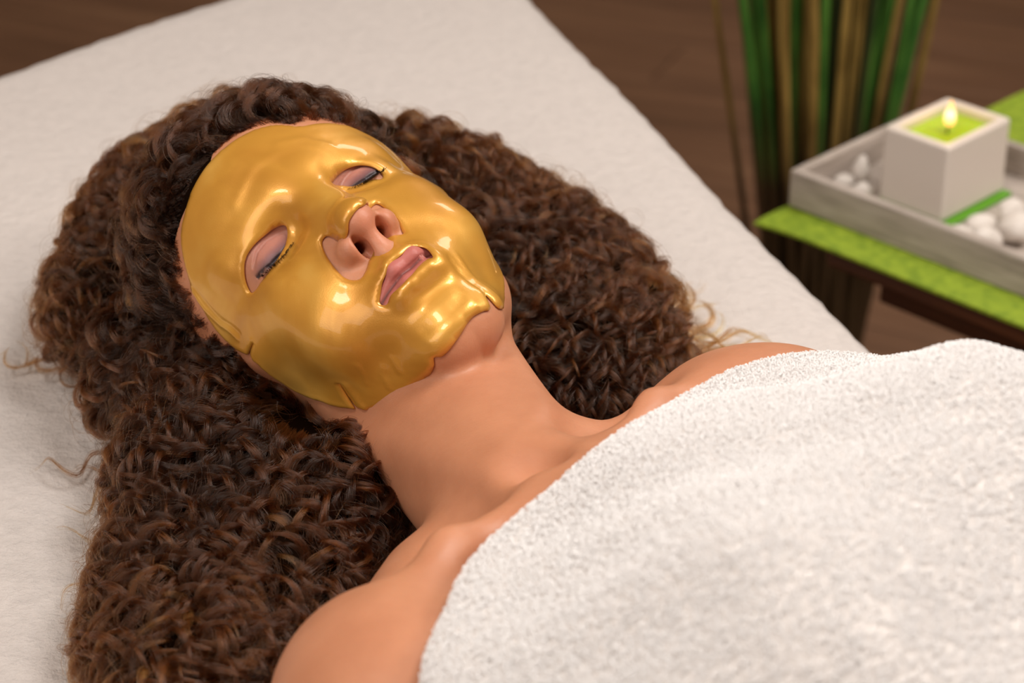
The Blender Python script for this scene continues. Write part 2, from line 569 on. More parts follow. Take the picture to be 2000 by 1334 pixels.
def paint_body(body, V):
    H = w2h(b2w(V)); x = np.abs(H[:, 0]); y = H[:, 1]; z = H[:, 2]
    base = np.array(srgb(199, 139, 106)[:3])
    col = np.tile(base, (len(V), 1))
    def blend(c, m):
        nonlocal col
        col = col * (1 - m[:, None]) + np.array(c[:3]) * m[:, None]
    face = (z > -10)
    # nose and cheeks a little redder
    m = np.exp(-((x / 16) ** 2 + ((y + 43) / 14) ** 2)) * face
    blend(srgb(214, 138, 112), m * 0.5)
    # lips
    lipc = np.interp(x, [0, 8, 16, 22], [-72.3, -72.3, -72.6, -73.2])
    top = np.interp(x, [0, 5, 12, 22], [-64.4, -63.2, -65.6, -72.4])
    bot = np.interp(x, [0, 8, 16, 22], [-84.0, -83.4, -79.5, -73.8])
    m = smooth01(y, bot - 1, bot + 0.6) * (1 - smooth01(y, top - 0.6, top + 1)) * (z > 13) * (x < 23)
    blend(srgb(190, 112, 104), m)
    # dark line between the lips
    blend(srgb(110, 52, 48), np.exp(-((y - lipc) / 0.9) ** 2) * (z > 13) * (x < 22))
    # eye shadow: mauve lid, dusky towards the lashes
    lash = LID(x, H[:, 0])
    m = np.exp(-(((x - 31) / 15) ** 2) ** 2) * smooth01(y, lash - 3, lash) * (1 - smooth01(y, 5, 11)) * (z > -6)
    blend(srgb(186, 128, 118), m * 0.8)
    m2 = np.exp(-(((x - 33) / 12) ** 2) ** 2) * smooth01(y, lash - 2, lash) * (1 - smooth01(y, lash + 2.5, lash + 8)) * (z > -6)
    blend(srgb(118, 84, 92), m2 * 0.8)
    m3 = np.exp(-((y - lash - 0.4) / 1.6) ** 2) * (np.abs(x - 32) < 14) * (z > -6)
    blend(srgb(26, 26, 34), m3 * 0.95)
    # inside of the nostrils
    me = body.data
    at = me.color_attributes.new('tint', 'FLOAT_COLOR', 'POINT')
    at.data.foreach_set('color', np.c_[col, np.ones(len(col))].astype(np.float32).ravel())

def hair_object(name, P, sizes, radius, mat, parent, shade=None):
    """P (sum(sizes),3) world points of all strands"""
    hc = bpy.data.hair_curves.new(name)
    hc.add_curves([int(s) for s in sizes])
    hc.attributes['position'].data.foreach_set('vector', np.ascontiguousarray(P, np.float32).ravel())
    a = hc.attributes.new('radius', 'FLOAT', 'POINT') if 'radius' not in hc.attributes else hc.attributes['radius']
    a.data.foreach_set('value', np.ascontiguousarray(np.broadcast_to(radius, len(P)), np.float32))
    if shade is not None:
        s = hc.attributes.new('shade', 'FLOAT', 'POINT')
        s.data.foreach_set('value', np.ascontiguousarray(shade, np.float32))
    if mat: hc.materials.append(mat)
    return link(bpy.data.objects.new(name, hc), parent)

def make_lashes(parent, mat):
    for s in (-1, 1):
        pts = []; n = 120; k = 6
        xs = np.sort(rng.uniform(23.5 if s < 0 else 20, 43.5 if s < 0 else 39.5, n))
        lash = LID(xs, s)
        for x, y in zip(xs, lash):
            root = np.array([s * x, y, 0.0])
            zz = 22.0
            P = np.array([[root[0], y, zz]])
            for _ in range(60):
                P[:, 2] -= sdf_face(P) * 0.8
            root = P[0] - np.array([0, 0, 0.3])
            ln = rng.uniform(5.0, 7.5) * (0.55 + 0.45 * min(1, (x - 19) / 9))
            out = nrm(np.array([s * ((x - 29) * 0.03 + rng.normal(0, 0.10)), -0.80, 0.52]))
            t = np.linspace(0, 1, k)[:, None]
            pts.append(root + out * ln * t + np.array([0, 1.0, 1.2]) * (t ** 2) * 1.6)
        P = h2w(np.concatenate(pts))
        r = np.tile(np.linspace(0.00024, 0.00005, k), n)
        o = hair_object('eyelashes', P, [k] * n, r, mat, parent)
        tag(o, kind='stuff')

# ------------------------------------------------------------------ gel mask
MASK_O = np.array([0, -15.0, -60.0])
OUTLINE = [(18.8, 34.5), (14.3, 38.2), (8.5, 40.9), (1.2, 42.5), (-6.3, 43.4), (-13.9, 43.9), (-21.6, 43.9), (-27.6, 43.5), (-34.8, 42.3), (-41.9, 41.1), (-49.2, 37.6), (-54.4, 33.9), (-59.3, 30.8), (-62.5, 26.6), (-66.1, 23.1), (-71.0, 16.5), (-70.8, 9.3), (-67.3, 1.4), (-65.9, -0.5), (-59.2, -2.0), (-66.0, -2.0), (-68.8, -6.5), (-74.2, -12.9), (-77.7, -22.8), (-70.5, -33.9), (-67.2, -40.3), (-62.8, -45.6), (-61.1, -46.1), (-52.0, -39.1), (-60.0, -46.3), (-60.4, -47.9), (-58.5, -50.2), (-52.2, -53.2), (-41.4, -55.8), (-28.5, -55.6), (-23.5, -55.2), (-19.2, -53.3), (-16.9, -51.6), (-15.3, -52.2), (-13.5, -52.3), (-9.7, -51.9), (-3.2, -50.9), (2.5, -50.1), (7.3, -50.6), (10.7, -51.2),
    # far cheek, mirrored from the near one
    (13.2, -48.6), (15.2, -52.6), (24, -54.5), (36, -54.5), (50, -49.5), (58, -43), (64, -34), (70, -22), (67, -10), (66, 0), (67, 9), (66, 16), (61, 24), (56, 29), (48, 31.5), (41, 33.0), (33, 33.5), (26, 33.8)]
EYE_NEAR = [(-42.4, 7.9), (-40.6, 10.9), (-36.4, 13.4), (-32.4, 14.7), (-27.4, 15.0), (-22.7, 14.9), (-18.2, 14.8), (-15.0, 13.9), (-14.1, 12.9), (-14.8, 11.9), (-18.5, 8.4), (-21.1, 6.4), (-26.0, 4.6), (-32.1, 3.9), (-36.6, 4.8), (-40.3, 5.9)]
EYE_FAR = [(9.6, 12.1), (14.1, 14.3), (19.5, 14.9), (24.1, 13.4), (27.1, 10.4), (28.6, 7.0), (28.6, 4.1), (26.9, 3.2), (24.3, 4.8), (21.1, 6.5), (17.9, 8.3), (14.7, 11.5), (11.3, 12.1)]
NOSE_HOLE = [(3.5, -11.3), (10.9, -8.2), (13.5, -8.8), (13.1, -14.2), (12.1, -18.9), (10.4, -22.6), (9.7, -23.6), (7.9, -22.8), (4.6, -21.4), (1.4, -21.3), (-2.2, -22.1), (-5.7, -23.5), (-9.6, -25.0), (-12.5, -25.5), (-14.4, -24.3), (-15.7, -21.9), (-15.6, -18.3), (-14.2, -12.5), (-12.4, -8.2), (-10.7, -6.1), (-8.8, -6.1), (-7.7, -8.2), (-7.3, -12.0), (-6.5, -13.8), (-5.3, -13.6), (-3.6, -12.3), (-1.5, -11.8), (1.1, -11.4)]
MOUTH_HOLE = [(-14.9, -34.2), (-12.2, -32.4), (-9.1, -30.6), (-5.2, -29.5), (-1.2, -28.8), (3.2, -29.0), (6.7, -29.7), (8.0, -31.4), (7.3, -33.6), (6.6, -34.3), (4.8, -33.8), (1.1, -33.9), (-2.3, -34.3), (-7.0, -34.5), (-10.8, -34.6), (-13.3, -35.6), (-14.4, -35.4)]

def catmull(pts, n, closed=True):
    p = np.asarray(pts, float); out = []
    N = len(p)
    for i in range(N if closed else N - 1):
        a, b, c, d = (p[(i + j) % N] if closed else p[min(max(i + j, 0), N - 1)] for j in (-1, 0, 1, 2))
        k = max(1, int(round(np.linalg.norm(c - b) / n)))
        for t in np.arange(k) / k:
            out.append(0.5 * (2 * b + (c - a) * t + (2 * a - 5 * b + 4 * c - d) * t * t + (3 * b - a - 3 * c + d) * t ** 3))
    return np.array(out)

def in_poly(P, poly):
    x, y = P[:, 0], P[:, 1]; r = np.zeros(len(P), bool)
    q = np.roll(poly, 1, 0)
    for (x0, y0), (x1, y1) in zip(poly, q):
        c = ((y0 > y) != (y1 > y)) & (x < (x1 - x0) * (y - y0) / (y1 - y0 + 1e-12) + x0)
        r ^= c
    return r

def poly_dist(P, poly, closed=True):
    a = poly if closed else poly[:-1]; b = np.roll(poly, -1, 0) if closed else poly[1:]
    d = np.full(len(P), 1e9)
    for p, q in zip(a, b):
        v = q - p; w = P - p
        t = np.clip((w @ v) / (v @ v + 1e-12), 0, 1)
        d = np.minimum(d, np.linalg.norm(w - t[:, None] * v, axis=1))
    return d

def ray_surface(f, ae, iso=0.0):
    az, el = np.radians(ae[:, 0]), np.radians(ae[:, 1])
    D = np.c_[np.sin(az) * np.cos(el), np.sin(el), np.cos(az) * np.cos(el)]
    t = np.full(len(D), 150.0)
    for _ in range(60):
        t -= np.clip(f(MASK_O + t[:, None] * D) - iso, -3, 40) * 0.7
    return MASK_O + t[:, None] * D

def make_mask(mat):
    loops = [catmull(OUTLINE, 0.7)] + [catmull(h, 0.6) for h in (EYE_NEAR, EYE_FAR, NOSE_HOLE, MOUTH_HOLE)]
    allp = np.concatenate(loops)
    g = np.stack(np.meshgrid(np.arange(-80, 74, 1.0), np.arange(-58, 46, 1.0), indexing='ij'), -1).reshape(-1, 2)
    g[:, 0] += (np.round(g[:, 1]).astype(int) % 2) * 0.5
    g = g + rng.uniform(-0.08, 0.08, g.shape)
    def inside(P):
        r = in_poly(P, loops[0])
        for l in loops[1:]: r &= ~in_poly(P, l)
        return r
    g = g[inside(g)]
    de = np.min([poly_dist(g, l) for l in loops], axis=0)
    g = g[de > 0.45]
    pts = np.concatenate([allp, g])
    edges = []; s = 0
    for l in loops:
        n = len(l); edges += [(s + i, s + (i + 1) % n) for i in range(n)]; s += n
    v2, e2, f2, _, _, _ = geometry.delaunay_2d_cdt([Vector(p) for p in pts], edges, [], 0, 1e-6)
    P2 = np.array([p[:] for p in v2]); F = np.array([t[:] for t in f2])
    F = F[inside(P2[F].mean(1))]
    # unlink unused points
    used = np.unique(F); m = np.full(len(P2), -1); m[used] = np.arange(len(used)); P2 = P2[used]; F = m[F]
    db = np.min([poly_dist(P2, l) for l in loops], axis=0) * 1.5            # about millimetres
    # gel thickness with a soft rounded rim, slightly swollen just inside it
    th = 1.05 * np.sqrt(np.clip(1 - (1 - np.clip(db / 2.0, 0, 1)) ** 2, 0, 1)) + 0.25
    th += 0.22 * np.exp(-((db - 2.5) / 1.6) ** 2)
    def ridge(poly, w, h):
        return h * np.exp(-(poly_dist(P2, np.array(poly, float), False) * 1.55 / w) ** 2)
    th += ridge([(-57.7, 34), (-61, 26.6), (-64.5, 16.7), (-63, 6)], 1.6, 0.8) - ridge([(-55.5, 34), (-58.5, 26.6), (-62, 16.7), (-60.5, 6)], 1.6, 0.5)
    th += ridge([(11.5, -37), (13.2, -45.2), (13.6, -50.8)], 1.3, -0.9) + ridge([(16.2, -38), (16.6, -45), (17.5, -51)], 1.8, 0.7)
    th += ridge([(-12, -46.4), (-6, -46.5), (1.2, -46.3), (5, -45.5)], 1.4, -0.7) + ridge([(-14, -48.6), (-3, -48.6), (6, -48)], 1.8, 0.6)
    th += ridge([(-51.5, -39.5), (-57, -44.5), (-62, -48)], 1.1, -0.8) + ridge([(-49.5, -41), (-55.5, -46.5), (-59, -50)], 1.6, 0.9)
    th += ridge([(-59, -1.5), (-67, -1.2)], 1.2, 0.9)
    th += ridge([(-40, -52), (-36, -48), (-33, -47)], 1.4, 0.5) + ridge([(-30, -51), (-27, -47)], 1.2, 0.5) + ridge([(-44, -46), (-40, -43), (-38, -40)], 1.2, 0.45)
    th += ridge([(-20, 27), (-5, 30), (10, 27), (16, 22)], 3.0, 0.5) + ridge([(6, 31), (14, 28), (20, 22)], 2.5, 0.6)
    a = np.radians(P2)
    th += 0.22 * np.sin(7.1 * a[:, 0] + 4.3 * np.sin(5 * a[:, 1])) * np.sin(8.3 * a[:, 1] + 1.0) + 0.10 * np.sin(17 * a[:, 0] + 9 * a[:, 1]) * np.sin(15 * a[:, 1] - 6 * a[:, 0])
    base = ray_surface(sdf_mask, P2, 0.0)
    base = base - 0
    N = nrm(grad(sdf_mask, base))
    # the back may not cut into the skin
    sk = sdf_face(base + N * 0.2)
    push = np.clip(0.35 - sk, 0, 2.5)
    top = base + N * (push + 0.2 + np.maximum(th, 0.35))[:, None]
    bot = base + N * (push * 0 + 0.05)[:, None]
    n = len(P2)
    # rim
    cnt = {}
    for t in F:
        for i in range(3):
            e = (t[i], t[(i + 1) % 3]); k = (min(e), max(e))
            cnt[k] = e if k not in cnt else None
    rim = [e for e in cnt.values() if e]
    R1 = np.array([(b, a_, a_ + n) for a_, b in rim]); R2 = np.array([(b, a_ + n, b + n) for a_, b in rim])
    # orient top outwards
    fn = np.cross(top[F[:, 1]] - top[F[:, 0]], top[F[:, 2]] - top[F[:, 0]])
    if (fn * N[F[:, 0]]).sum() < 0:
        F = F[:, ::-1]; R1 = R1[:, ::-1]; R2 = R2[:, ::-1]
    faces = np.concatenate([F, F[:, ::-1] + n, R1, R2])
    o = mesh_np('face_mask', h2w(np.concatenate([top, bot])), faces, mat)
    return o
HAIR_LUMPS = [((-0.2359, 1.1612, 0.786), (34, 50, 40)), ((-0.225, 1.215, 0.797), (38, 52, 48)), ((-0.2066, 1.2555, 0.808), (38, 46, 46)),
    ((-0.1862, 1.3001, 0.815), (36, 42, 42)), ((-0.1401, 1.2947, 0.828), (44, 40, 36)), ((-0.1831, 1.0877, 0.792), (44, 55, 42)),
    ((-0.1935, 1.0773, 0.785), (32, 42, 34)), ((-0.1593, 1.0527, 0.793), (40, 50, 40)), ((-0.1635, 0.9917, 0.783), (40, 52, 34)),
    ((-0.1637, 0.9188, 0.779), (36, 48, 28)), ((-0.1429, 0.9741, 0.788), (46, 52, 38)), ((-0.1065, 0.9724, 0.786), (40, 50, 36)),
    ((-0.0883, 0.9519, 0.784), (28, 38, 30)), ((-0.1425, 0.8973, 0.779), (46, 52, 30)), ((-0.111, 0.9043, 0.783), (42, 52, 32)),
    ((-0.1623, 0.8591, 0.774), (38, 42, 24)), ((-0.1334, 0.8357, 0.774), (46, 58, 26)), ((-0.1152, 0.8421, 0.775), (38, 48, 26)),
    ((-0.0813, 1.2634, 0.825), (38, 38, 36)), ((-0.0468, 1.2544, 0.812), (42, 48, 42)), ((-0.0155, 1.2374, 0.803), (42, 50, 42)),
    ((0.0154, 1.2175, 0.794), (46, 48, 38)), ((0.0392, 1.186, 0.788), (44, 50, 36)), ((0.0606, 1.153, 0.782), (36, 44, 30)),
    ((-0.0177, 1.1639, 0.803), (38, 52, 42)), ((0.0145, 1.1329, 0.793), (46, 52, 38)), ((0.0431, 1.1134, 0.784), (40, 46, 32)),
    ((0.0705, 1.11, 0.776), (28, 38, 24)), ((0.0225, 1.0791, 0.784), (38, 42, 32)), ((0.0029, 1.1085, 0.79), (34, 42, 34)),
    ((0.0523, 1.0833, 0.775), (32, 38, 24))]
# ------------------------------------------------------------------ hair (world millimetres relative to B_ORG)
# soft lumps of the curly mass: centre (world x, y, z in metres) and radii (mm); see HAIR_LUMPS
def sdf_hair(Wm):
    """Wm (N,3) world position in millimetres"""
    P = Wm / 1000.0
    d = np.full(len(P), 1e3)
    for (c, r) in HAIR_LUMPS:
        e = ell(Wm, np.array(c) * 1000.0, r)
        d = smin(d, e, 22)
    H = w2h(P)
    shell = ell(H, (0, 30, -72), (84, 98, 99))
    hl = hairline(H) * 0.7            # behind the hairline plane
    shell = smax(shell, hl, 10)
    d = smin(d, shell, 14)
    # keep off the face, neck and shoulders
    face = sdf_face(H) - 0.0
    d = np.maximum(d, np.where(hl > -4, -(face - 2.0), -1e3))
    bz = BED_Z * 1000 + 2.0
    d = smax(d, bz - Wm[:, 2], 6)
    return d
FACE_W = h2w((0, 0, 10)) * 1000.0

def wig(P, s, seed):
    """smooth pseudo noise -1..1"""
    a = P / s
    return (np.sin(a[:, 0] * 1.7 + seed) * np.sin(a[:, 1] * 2.1 + 1.3 * seed + 0.7 * a[:, 2]) + np.sin(a[:, 0] * 0.9 - a[:, 1] * 1.3 + 2.1 * seed)) * 0.6

def hair_flow(P):
    f = P - FACE_W
    f[:, 2] *= 0.3
    f = nrm(f)
    ang = 0.75 * wig(P, 38.0, 1.7)
    c, s = np.cos(ang), np.sin(ang)
    return np.c_[c * f[:, 0] - s * f[:, 1], s * f[:, 0] + c * f[:, 1], f[:, 2]]

def make_hair_part(parent, hair_mat, mass_mat):
    lo = (-330, 640, BED_Z * 1000 - 6); hi = (190, 1290, 1010); h = 5.0
    D = sparse_sdf(sdf_hair, lo, hi, h, band=0.3)
    V, F = surface_nets(D); V = np.array(lo) + V * h
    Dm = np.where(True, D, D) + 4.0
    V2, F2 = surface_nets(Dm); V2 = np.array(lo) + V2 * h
    hair = mesh_np('hair', V2 / 1000.0, F2, mass_mat, parent)  # dark inner mass, added to block light so gaps between curls look dark
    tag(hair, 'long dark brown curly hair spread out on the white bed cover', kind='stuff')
    N = nrm(grad(sdf_hair, V, 1.0))
    ok = np.flatnonzero(N[:, 2] > -0.35)
    P_all = []; S_all = []; R_all = []; sh_all = []

    def guides(n, steps, step, depth, pool, back, free=False):
        i = rng.choice(pool, n)
        p = V[i] + rng.normal(0, 2.5, (n, 3))
        G = np.empty((n, steps, 3)); NN = np.empty((n, steps, 3))
        nn = N[i].copy()
        for k in range(back):
            g = nrm(grad(sdf_hair, p, 1.0) * 0.5 + nn * 0.5); nn = g
            fl = hair_flow(p)
            t = nrm(fl - g * (fl * g).sum(1)[:, None] + 1e-6)
            Hp = w2h(p / 1000.0)
            go = (hairline(Hp) < -14)[:, None] | (sdf_face(Hp) > 26)[:, None]
            p = p - t * step * go
            p = p - g * np.clip(sdf_hair(p) + depth, -3, 3)[:, None] * 0.8
            p[:, 2] = np.maximum(p[:, 2], BED_Z * 1000 + 5)
        for k in range(steps):
            g = nrm(grad(sdf_hair, p, 1.0) * 0.5 + nn * 0.5)
            nn = g
            if free:
                p[:, 2] += (BED_Z * 1000 + 9 - p[:, 2]) * 0.08; g = np.tile([0.0, 0.0, 1.0], (n, 1))
            else: p = p - g * np.clip(sdf_hair(p) + depth, -3, 3)[:, None] * 0.8
            p[:, 2] = np.maximum(p[:, 2], BED_Z * 1000 + 5)
            G[:, k] = p; NN[:, k] = g
            fl = hair_flow(p)
            t = fl - g * (fl * g).sum(1)[:, None]
            p = p + nrm(t + 1e-6) * step
        for _ in range(3):
            G[:, 1:-1] = (G[:, :-2] + 2 * G[:, 1:-1] + G[:, 2:]) / 4
        return G, NN

    def curl(G, NN, step, per, amp, lam, rho, rad, shade0, jit, flat=0.6):
        n, K, _ = G.shape
        T = nrm(np.gradient(G, axis=1))
        Bn = nrm(np.cross(T, NN)); Nn = np.cross(Bn, T)
        s = np.arange(K) * step
        for j in range(per):
            ph = CHI[:n, None] * 2 * np.pi * s[None] / lam[:, None] + PH0[:n, None] + rng.normal(0, jit, (n, 1)) + np.cumsum(rng.normal(0, jit * 0.12, (n, K)), 1)
            A = amp[:, None] * smooth01(s, 0, 26)[None] * (1 + rng.normal(0, 0.10, (n, 1)))
            o = rng.normal(0, 1, (n, 2)) * rho[:, None]
            tap = (1 - 0.55 * s / s[-1])[None] + rng.normal(0, 0.08, (n, 1))
            dB = A * np.cos(ph) + o[:, :1] * tap
            dN = A * flat * np.sin(ph) + o[:, 1:] * 0.7 * tap
            q = G + Bn * dB[..., None] + Nn * dN[..., None]
            q[..., 2] = np.maximum(q[..., 2], BED_Z * 1000 + 1.5)
            # ends of different length
            kk = np.clip((K * rng.uniform(0.72, 1.0, n)).astype(int), 8, K)
            msk = np.arange(K)[None] < kk[:, None]
            P_all.append(q[msk]); S_all.append(kk)
            u = np.arange(K)[None] / kk[:, None]
            R_all.append((rad * (1.0 - 0.6 * u ** 3))[msk])
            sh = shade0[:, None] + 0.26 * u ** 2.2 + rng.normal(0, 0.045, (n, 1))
            sh_all.append(np.clip(sh, 0.02, 1)[msk])

    # ringlets
    def locks(n, per, depth, steps, step, amp, lam, rho, rad, jit, flat, pool=ok, dark=0.0, back=0, free=False):
        global CHI, PH0
        CHI = rng.choice([-1.0, 1.0], n); PH0 = rng.uniform(0, 6.28, n)
        G, NN = guides(n, steps, step, rng.uniform(*depth, n), pool, back, free)
        golden = np.where(rng.random(n) < 0.10, rng.uniform(0.1, 0.3, n), 0.0)
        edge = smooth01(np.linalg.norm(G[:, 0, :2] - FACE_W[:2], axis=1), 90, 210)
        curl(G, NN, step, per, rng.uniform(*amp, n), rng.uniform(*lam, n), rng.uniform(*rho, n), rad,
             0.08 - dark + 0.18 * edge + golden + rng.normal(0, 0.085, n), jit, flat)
    Hh = w2h(V / 1000.0)
    hl = hairline(Hh)
    line = np.flatnonzero((hl > -16) & (N[:, 2] > -0.5) & (Hh[:, 1] > -30))
    locks(460, 40, (0.5, 5.0), 46, 2.3, (1.5, 4.5), (28, 50), (1.6, 2.6), 0.080, 0.08, 0.7, line, 0.07)
    locks(900, 34, (3.0, 9.0), 44, 2.4, (4.0, 7.0), (26, 44), (1.8, 2.8), 0.085, 0.10, 0.8, ok, 0.05, 22)
    locks(860, 52, (-2.0, 4.0), 60, 2.0, (4.5, 8.0), (19, 34), (1.0, 2.1), 0.080, 0.05, 0.95, ok, 0.0, 20)
    locks(260, 24, (-2.0, 3.0), 40, 2.2, (3.0, 6.0), (18, 30), (0.9, 1.6), 0.080, 0.06, 0.95, ok, 0.02, 14)
    rim = np.flatnonzero((V[:, 2] < BED_Z * 1000 + 22) & (V[:, 2] > BED_Z * 1000 + 8) & (sdf_body(w2b(V / 1000.0)) > 35))
    locks(46, 22, (0.0, 2.0), 26, 2.3, (6.0, 9.0), (22, 36), (0.8, 1.5), 0.075, 0.06, 0.5, rim, -0.16, 12, True)
    rim2 = rim[V[rim, 0] > 70]
    locks(44, 26, (0.0, 2.0), 34, 2.3, (5.0, 9.0), (30, 48), (1.0, 1.8), 0.080, 0.06, 0.5, rim2, -0.24, 6, True)
    # loose frizz
    locks(2200, 2, (-9.0, 2.0), 34, 2.6, (2, 8), (16, 45), (1.2, 1.6), 0.05, 0.6, 0.9)
    # strands that would lie over the mask are left out
    PP = np.concatenate(P_all); SS = np.concatenate(S_all); RR = np.concatenate(R_all); HH = np.concatenate(sh_all)
    sid = np.repeat(np.arange(len(SS)), SS)
    Hq = w2h(PP / 1000.0)
    nr = np.flatnonzero((np.linalg.norm(Hq - MASK_O, axis=1) < 135) & (Hq[:, 2] > -75))
    q = Hq[nr] - MASK_O
    ae = np.degrees(np.c_[np.arctan2(q[:, 0], q[:, 2]), np.arctan2(q[:, 1], np.hypot(q[:, 0], q[:, 2]))])
    c0 = np.array([-3.0, -5.0])
    hit = in_poly(ae, (np.array(OUTLINE) - c0) * 1.03 + c0) & (sdf_face(Hq[nr], False) < 16)
    pos = np.arange(len(PP)) - np.repeat(np.cumsum(SS) - SS, SS)
    last = np.full(len(SS), -1)
    np.maximum.at(last, sid[nr[hit]], pos[nr[hit]])
    last[SS - last < 9] = 10000
    keep = pos > last[sid]
    SS = np.bincount(sid[keep], minlength=len(SS))
    P_all, S_all, R_all, sh_all = [PP[keep]], [SS[SS > 0]], [RR[keep]], [HH[keep]]
    P = np.concatenate(P_all) / 1000.0
    S = np.concatenate(S_all)
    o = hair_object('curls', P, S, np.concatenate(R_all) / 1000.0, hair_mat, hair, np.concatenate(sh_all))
    tag(o, kind='stuff')
    return hair
# ------------------------------------------------------------------ bed
def round_poly(pts, r, seg=10):
    out = []; n = len(pts); p = np.array(pts, float)
    for i in range(n):
        a, b, c = p[i - 1], p[i], p[(i + 1) % n]
        u, w = nrm(a - b), nrm(c - b)
        for k in range(seg + 1):
            t = k / seg
            out.append((1 - t) ** 2 * (b + u * r) + 2 * t * (1 - t) * b + t * t * (b + w * r))
    return np.array(out)

BED_POLY = np.array([(-0.048, 1.996), (0.222, 1.180), (0.665, 0.066), (-0.03, -0.22), (-0.68, 1.324)])

def offset_in(poly, d):
    n = len(poly); P = []
    for i in range(n):
        a, b, c = poly[i - 1], poly[i], poly[(i + 1) % n]
        u, w = nrm(b - a), nrm(c - b)
        nu, nw = np.array([-u[1], u[0]]), np.array([-w[1], w[0]])
        m = nrm(nu + nw)
        P.append(b + m * d / max(0.3, m @ nu))
    return np.array(P)

def make_bed(cover_mat, pad_mat, wood_mat):
    base = BED_POLY.copy()
    area = 0.5 * np.sum(base[:, 0] * np.roll(base[:, 1], -1) - np.roll(base[:, 0], -1) * base[:, 1])
    sgn = 1.0 if area > 0 else -1.0
    # cover: flat top, soft rim, hanging sides
    rings = [(0.030, 0.0), (0.012, -0.0025), (0.002, -0.010), (-0.003, -0.024), (-0.004, -0.06), (-0.007, -0.12), (-0.010, -0.20), (-0.013, -0.30)]
    bm = bmesh.new(); prev = None
    for j, (d, z) in enumerate(rings):
        q = round_poly(offset_in(base, d * sgn), 0.06, 14)
        # resample evenly so that folds can form
        dd = np.r_[0, np.cumsum(np.linalg.norm(np.diff(np.vstack([q, q[:1]]), axis=0), axis=1))]
        m = 420
        s = np.arange(m) / m * dd[-1]
        qq = np.c_[np.interp(s, dd, np.r_[q[:, 0], q[0, 0]]), np.interp(s, dd, np.r_[q[:, 1], q[0, 1]])]
        t = np.roll(qq, -1, 0) - np.roll(qq, 1, 0); nn = nrm(np.c_[t[:, 1], -t[:, 0]]) * sgn
        amp = max(0.0, -z - 0.02) * 0.05
        wv = amp * (np.sin(s * 31 + 2 * np.sin(s * 7)) + 0.5 * np.sin(s * 53 + 1))
        fz = 0.0005 * np.sin(s * 140 + 3 * np.sin(s * 23)) * (0.002 < -z < 0.05 or j == 1) + 0.0008 * np.sin(s * 311)
        qq = qq + nn * (wv + fz)[:, None]
        vs = [bm.verts.new((x, y, BED_Z + z + 0.0015 * math.sin(k * 0.21) * (j > 0))) for k, (x, y) in enumerate(qq)]
        if prev:
            for k in range(m):
                bm.faces.new((prev[k], prev[(k + 1) % m], vs[(k + 1) % m], vs[k]))
        else:
            bm.faces.new(vs)
        prev = vs
    bmesh.ops.recalc_face_normals(bm, faces=bm.faces)
    cover = mesh_bm('bed_cover', bm, cover_mat, None, True)
    tag(cover, 'soft white fleece cover stretched over the bed under the woman', 'bed cover')
    # bed under the cover
    bed = empty('massage_bed', (0.1, 0.9, 0.0))
    tag(bed, 'massage bed with padded top and wooden legs under the white cover', 'bed')
    def slab(name, d, z0, z1, m):
        bm = bmesh.new()
        q = round_poly(offset_in(base, d * sgn), 0.07, 8)
        a = [bm.verts.new((x - 0.1, y - 0.9, z0)) for x, y in q]; b = [bm.verts.new((x - 0.1, y - 0.9, z1)) for x, y in q]
        bm.faces.new(a); bm.faces.new(b)
        for k in range(len(q)): bm.faces.new((a[k], a[(k + 1) % len(q)], b[(k + 1) % len(q)], b[k]))
        bmesh.ops.recalc_face_normals(bm, faces=bm.faces)
        return mesh_bm(name, bm, m, bed)
    slab('mattress', 0.012, BED_Z - 0.085, BED_Z - 0.012, pad_mat)
    slab('bed_frame', 0.03, BED_Z - 0.15, BED_Z - 0.086, wood_mat)
    q = offset_in(base, 0.14 * sgn)
    for x, y in q:
        bm = bmesh.new()
        bmesh.ops.create_cone(bm, cap_ends=True, segments=12, radius1=0.028, radius2=0.036, depth=BED_Z - 0.15, matrix=Matrix.Translation((x - 0.1, y - 0.9, (BED_Z - 0.15) / 2)))
        mesh_bm('leg', bm, wood_mat, bed, True)
    return cover

# ------------------------------------------------------------------ towel over the body
HEM = [(-330, -250), (-260, -165), (-225, -122), (-200, -92), (-182, -66), (-166, -47), (-152, -36), (-142, -31), (-125, -24), (-105, -14), (-82, -8), (-58, -7), (-34, -9), (0, -9), (41, -5), (69, -3), (95, -5), (119, -14), (135, -24), (165, -50), (205, -95), (250, -160), (330, -240)]

